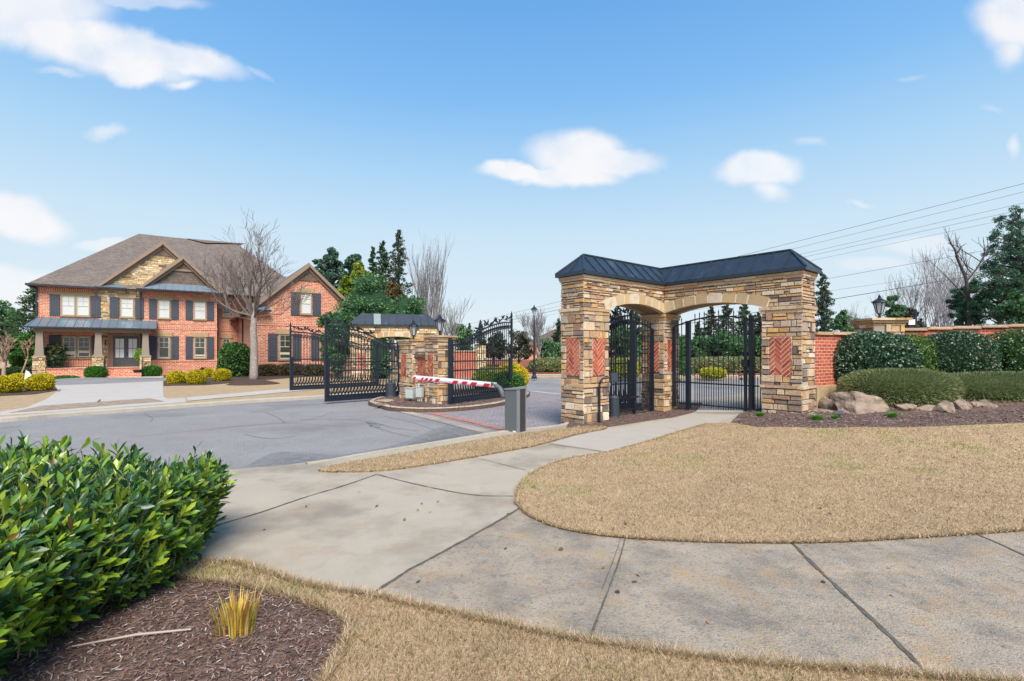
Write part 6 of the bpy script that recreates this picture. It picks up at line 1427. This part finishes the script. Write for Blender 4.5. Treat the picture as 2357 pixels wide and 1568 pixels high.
shrub('olive_hedge', 'clipped hedge across the street seen through the narrower arch', 'hedge', 9.8, 38.6, .05, (3.0, .9, .62), OL, None, 5000, .14, 'clipped hedges across the far street', 3.2)
shrub('olive_hedge', 'clipped hedge across the street seen through the wide arch', 'hedge', 16.6, 38.2, .05, (3.6, .9, .66), OL, None, 7000, .14, 'clipped hedges across the far street', 3.4)
random.seed(21)
for k, (u, vt, r, Y, l) in enumerate([(1440, 745, 34, 46, 'leafy evergreen mass behind the narrower arch'), (1500, 735, 30, 48, 'evergreen behind the centre pillar'), (1585, 770, 22, 45, 'low evergreen left behind the footpath gate'), (1625, 772, 34, 46, 'dense low evergreen behind the footpath gate'), (1680, 765, 36, 44, 'dense low evergreen in the middle behind the footpath gate'), (1738, 770, 34, 45, 'dense low evergreen at the right behind the footpath gate')]):
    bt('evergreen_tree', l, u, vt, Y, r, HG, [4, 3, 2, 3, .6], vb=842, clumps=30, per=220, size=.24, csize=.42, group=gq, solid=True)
for (u, vt, r, l) in ((1420, 700, 22, 'spiky conifer seen through the narrower arch'), (1462, 690, 24, 'taller spiky conifer seen through the narrower arch'), (1606, 742, 14, 'small spiky conifer left in the footpath gate'), (1636, 706, 22, 'spiky conifer near the left post of the footpath gate'), (1672, 690, 24, 'tallest spiky conifer seen through the footpath gate'), (1712, 698, 24, 'spiky conifer by the lock post of the footpath gate'), (1745, 720, 18, 'spiky conifer at the right of the footpath gate')):
    x, y = px(u, 58); conifer('conifer', l, x, y, 0, hgt(vt, 58), r / F * 58, [(.045, .09, .055), (.08, .13, .08), (.16, .14, .10)], [3, 3, 1], 130, 20, .34, group=gq)
x, y = px(1560, 30); conifer('conifer', 'narrow bright green conifer beside the centre pillar', x, y, 0, hgt(770, 30), .55, [(.05, .16, .03), (.08, .22, .04)], None, 130, 26, .14, group=gq)
shrub('flowering_bush', 'yellow flowering shrubs across the street behind the narrower arch', 'bush', 6.9, 30.5, 0, (.9, .6, .7), [(.45, .42, .02), (.62, .55, .04), (.2, .26, .03)], None, 3000, .09, 'yellow shrubs seen through the arches', 2.6)
shrub('flowering_bush', 'yellow flowering shrub low behind the footpath gate', 'bush', 12.6, 31.2, 0, (.8, .6, .38), [(.45, .42, .02), (.62, .55, .04), (.2, .26, .03)], None, 3000, .09, 'yellow shrubs seen through the arches', 2.6)
# right side
x, y = px(1893, 34); conifer('conifer', 'tall ragged conifer just right of the large gateway', x, y, 0, hgt(628, 34), 27 / F * 34, [(.05, .10, .06), (.08, .13, .08), (.14, .13, .10)], [3, 3, 1.4], 190, 24, .22)
gr = 'trees behind the long brick wall'
bt('small_tree', 'dark small-leaved tree between the gateway and the pier lantern', 1948, 714, 28, 26, HG, None, vb=780, clumps=18, per=120, size=.17, csize=.38, group=gr)
bt('small_tree', 'dark small tree just right of the pier lantern', 2056, 670, 26, 22, HG, None, vb=770, clumps=20, per=120, size=.17, csize=.4, group=gr)
bt('small_tree', 'low dark tree behind the little white sign', 2095, 705, 30, 26, [(.05, .07, .04), (.08, .09, .06), (.10, .08, .07)], None, vb=775, clumps=18, per=110, size=.17, csize=.4, group=gr)
random.seed(31)
for (u, vt, Y, l, tw) in ((2105, 655, 40, 'thin bare tree with pale twigs above the wall', TWIGG), (2150, 640, 42, 'bare tree with whitish twigs in the middle of the gap', TWIGG), (2190, 655, 36, 'low white-blossomed bare tree above the wall', mat('white_twig', (.40, .39, .40), .8)), (2170, 600, 46, 'tall bare tree beside the dead snag', TWIG), (1965, 725, 50, 'faint bare tree left of the pier lantern', TWIGG)):
    x, y = px(u, Y); bare_tree('bare_tree', l, x, y, 0, hgt(vt, Y) * .92, .14, .25, 6, .5, .35, 5, BARKB, tw, (2, 4), .008, gr, .74, .17, cat='bare tree')
DEADB = mat('dead_bark', (.055, .045, .042), .9, var=.3)
t = thing('dead_tree', 'crooked dead snag reaching above the evergreens', 'dead tree', (*px(2232, 30), 0)); m = MB()
def pp(l, Y=30.0, o=px(2232, 30)): return [((u - CX) / F * Y - o[0], 0, hgt(v, Y)) for u, v in l]
m.tube([(0, 0, -.1)] + pp([(2230, 700), (2222, 640), (2205, 600), (2197, 575), (2186, 560), (2183, 545)]), [.12, .10, .085, .06, .045, .03, .012], 7); m.build('trunk', DEADB, t)
m = MB(); m.tube(pp([(2201, 585), (2212, 568), (2224, 560)]), [.05, .03, .01], 5); m.tube(pp([(2222, 650), (2246, 620), (2266, 585), (2262, 545)]), [.055, .045, .03, .01], 6); m.tube(pp([(2266, 590), (2274, 570), (2272, 552)]), [.04, .03, .01], 5); m.tube(pp([(2228, 690), (2190, 650), (2160, 620), (2140, 600)]), [.05, .03, .02, .008], 5); m.tube(pp([(2232, 705), (2270, 660), (2300, 650)]), [.05, .03, .012], 5)
for k in range(7): branches(m, pp([(2222 + 6 * k, 640 - 6 * k)])[0], (R(-1, 1), R(-.5, .5), .6), 1.4, .03, 2, 4, .6, .2, (3, 3), .7, minr=.009)
m.build('crown', DEADB, t)
DGs = [(.06, .15, .10), (.09, .20, .13), (.04, .10, .075), (.17, .30, .16)]
bt('tall_evergreen', 'huge dark evergreen at the right edge above the wall', 2345, 470, 33, 72, DGs, None, vb=700, clumps=150, per=120, size=.17, csize=.14, group=gr, asp=.3)
bt('tall_evergreen', 'mid green evergreen in front of the huge one', 2300, 610, 29, 62, [(.05, .12, .06), (.08, .16, .08), (.035, .08, .045)], None, vb=765, clumps=110, per=110, size=.16, csize=.17, group=gr, asp=.3)
bt('tall_evergreen', 'dark evergreen below the dead snag', 2222, 640, 31, 34, DGs, None, vb=765, clumps=60, per=110, size=.2, csize=.22, group=gr, asp=.35)
bt('tall_evergreen', 'lower green tree at the far end of the wall', 2370, 660, 26, 50, [(.06, .14, .05), (.09, .18, .07)], None, vb=775, clumps=30, per=220, size=.18, csize=.34, group=gr)
# left edge
gl_ = 'trees left of the brick house'
bt('dark_tree', 'dark tree at the left edge of the picture', 12, 695, 60, 40, HG, None, vb=800, clumps=26, per=170, size=.35, csize=.36, group=gl_)
x, y = px(78, 50); conifer('conifer', 'tall conifer half hidden by the corner of the house', x, y, 0, hgt(655, 50), 42 / F * 50, [(.05, .12, .04), (.08, .17, .05), (.03, .07, .03)], None, 200, 24, .3, group=gl_)
bt('green_bush', 'bright green broad bush left of the porch', 55, 770, 41, 34, [(.06, .19, .03), (.10, .27, .05), (.03, .10, .02)], None, vb=858, clumps=30, per=220, size=.2, csize=.4, group=gl_, solid=True)
pxshrub('clipped_hedge', 'dark clipped hedge behind the yellow shrubs at the left', 'hedge', 8, 72, 844, 868, [(.03, .07, .03), (.05, .11, .04)], None, 2500, .12, None, 3.2)
random.seed(41); x, y = P(8, 876, 0); bare_tree('crape_myrtle', 'bare crape myrtle with knobbly pale trunks at the left edge', x, y, H(x, y), 3.6, .12, .36, 4, .75, .25, 4, mat('tan_bark', (.40, .27, .19), .9, var=.25), mat('tan_twig', (.36, .22, .17), .9, var=.25), (3, 4), .014, gl_, .6, .2, cat='tree')
x, y = P(46, 872, 0); bare_tree('crape_myrtle', 'leaning slender trunk of a bare crape myrtle near the porch', x, y, H(x, y), 3.2, .06, .5, 3, .6, .3, 4, MC['tan_bark'], MC['tan_twig'], (3, 3), .012, gl_, .6, .2, (.35, 0), cat='tree')
random.seed(51)
for (u, v, l) in ((-60, 760, 'farthest evergreen behind the dark tree at the left edge'), (1480, 768, 'far evergreen low behind the narrower arch'), (1540, 765, 'far evergreen low behind the centre pillar'), (2420, 742, 'far evergreen behind the huge one at the right edge')):
    bt('distant_tree', l, u, v, 95, 55, HG, None, vb=812, clumps=20, per=90, size=.7, csize=.45, group='distant trees on the skyline')
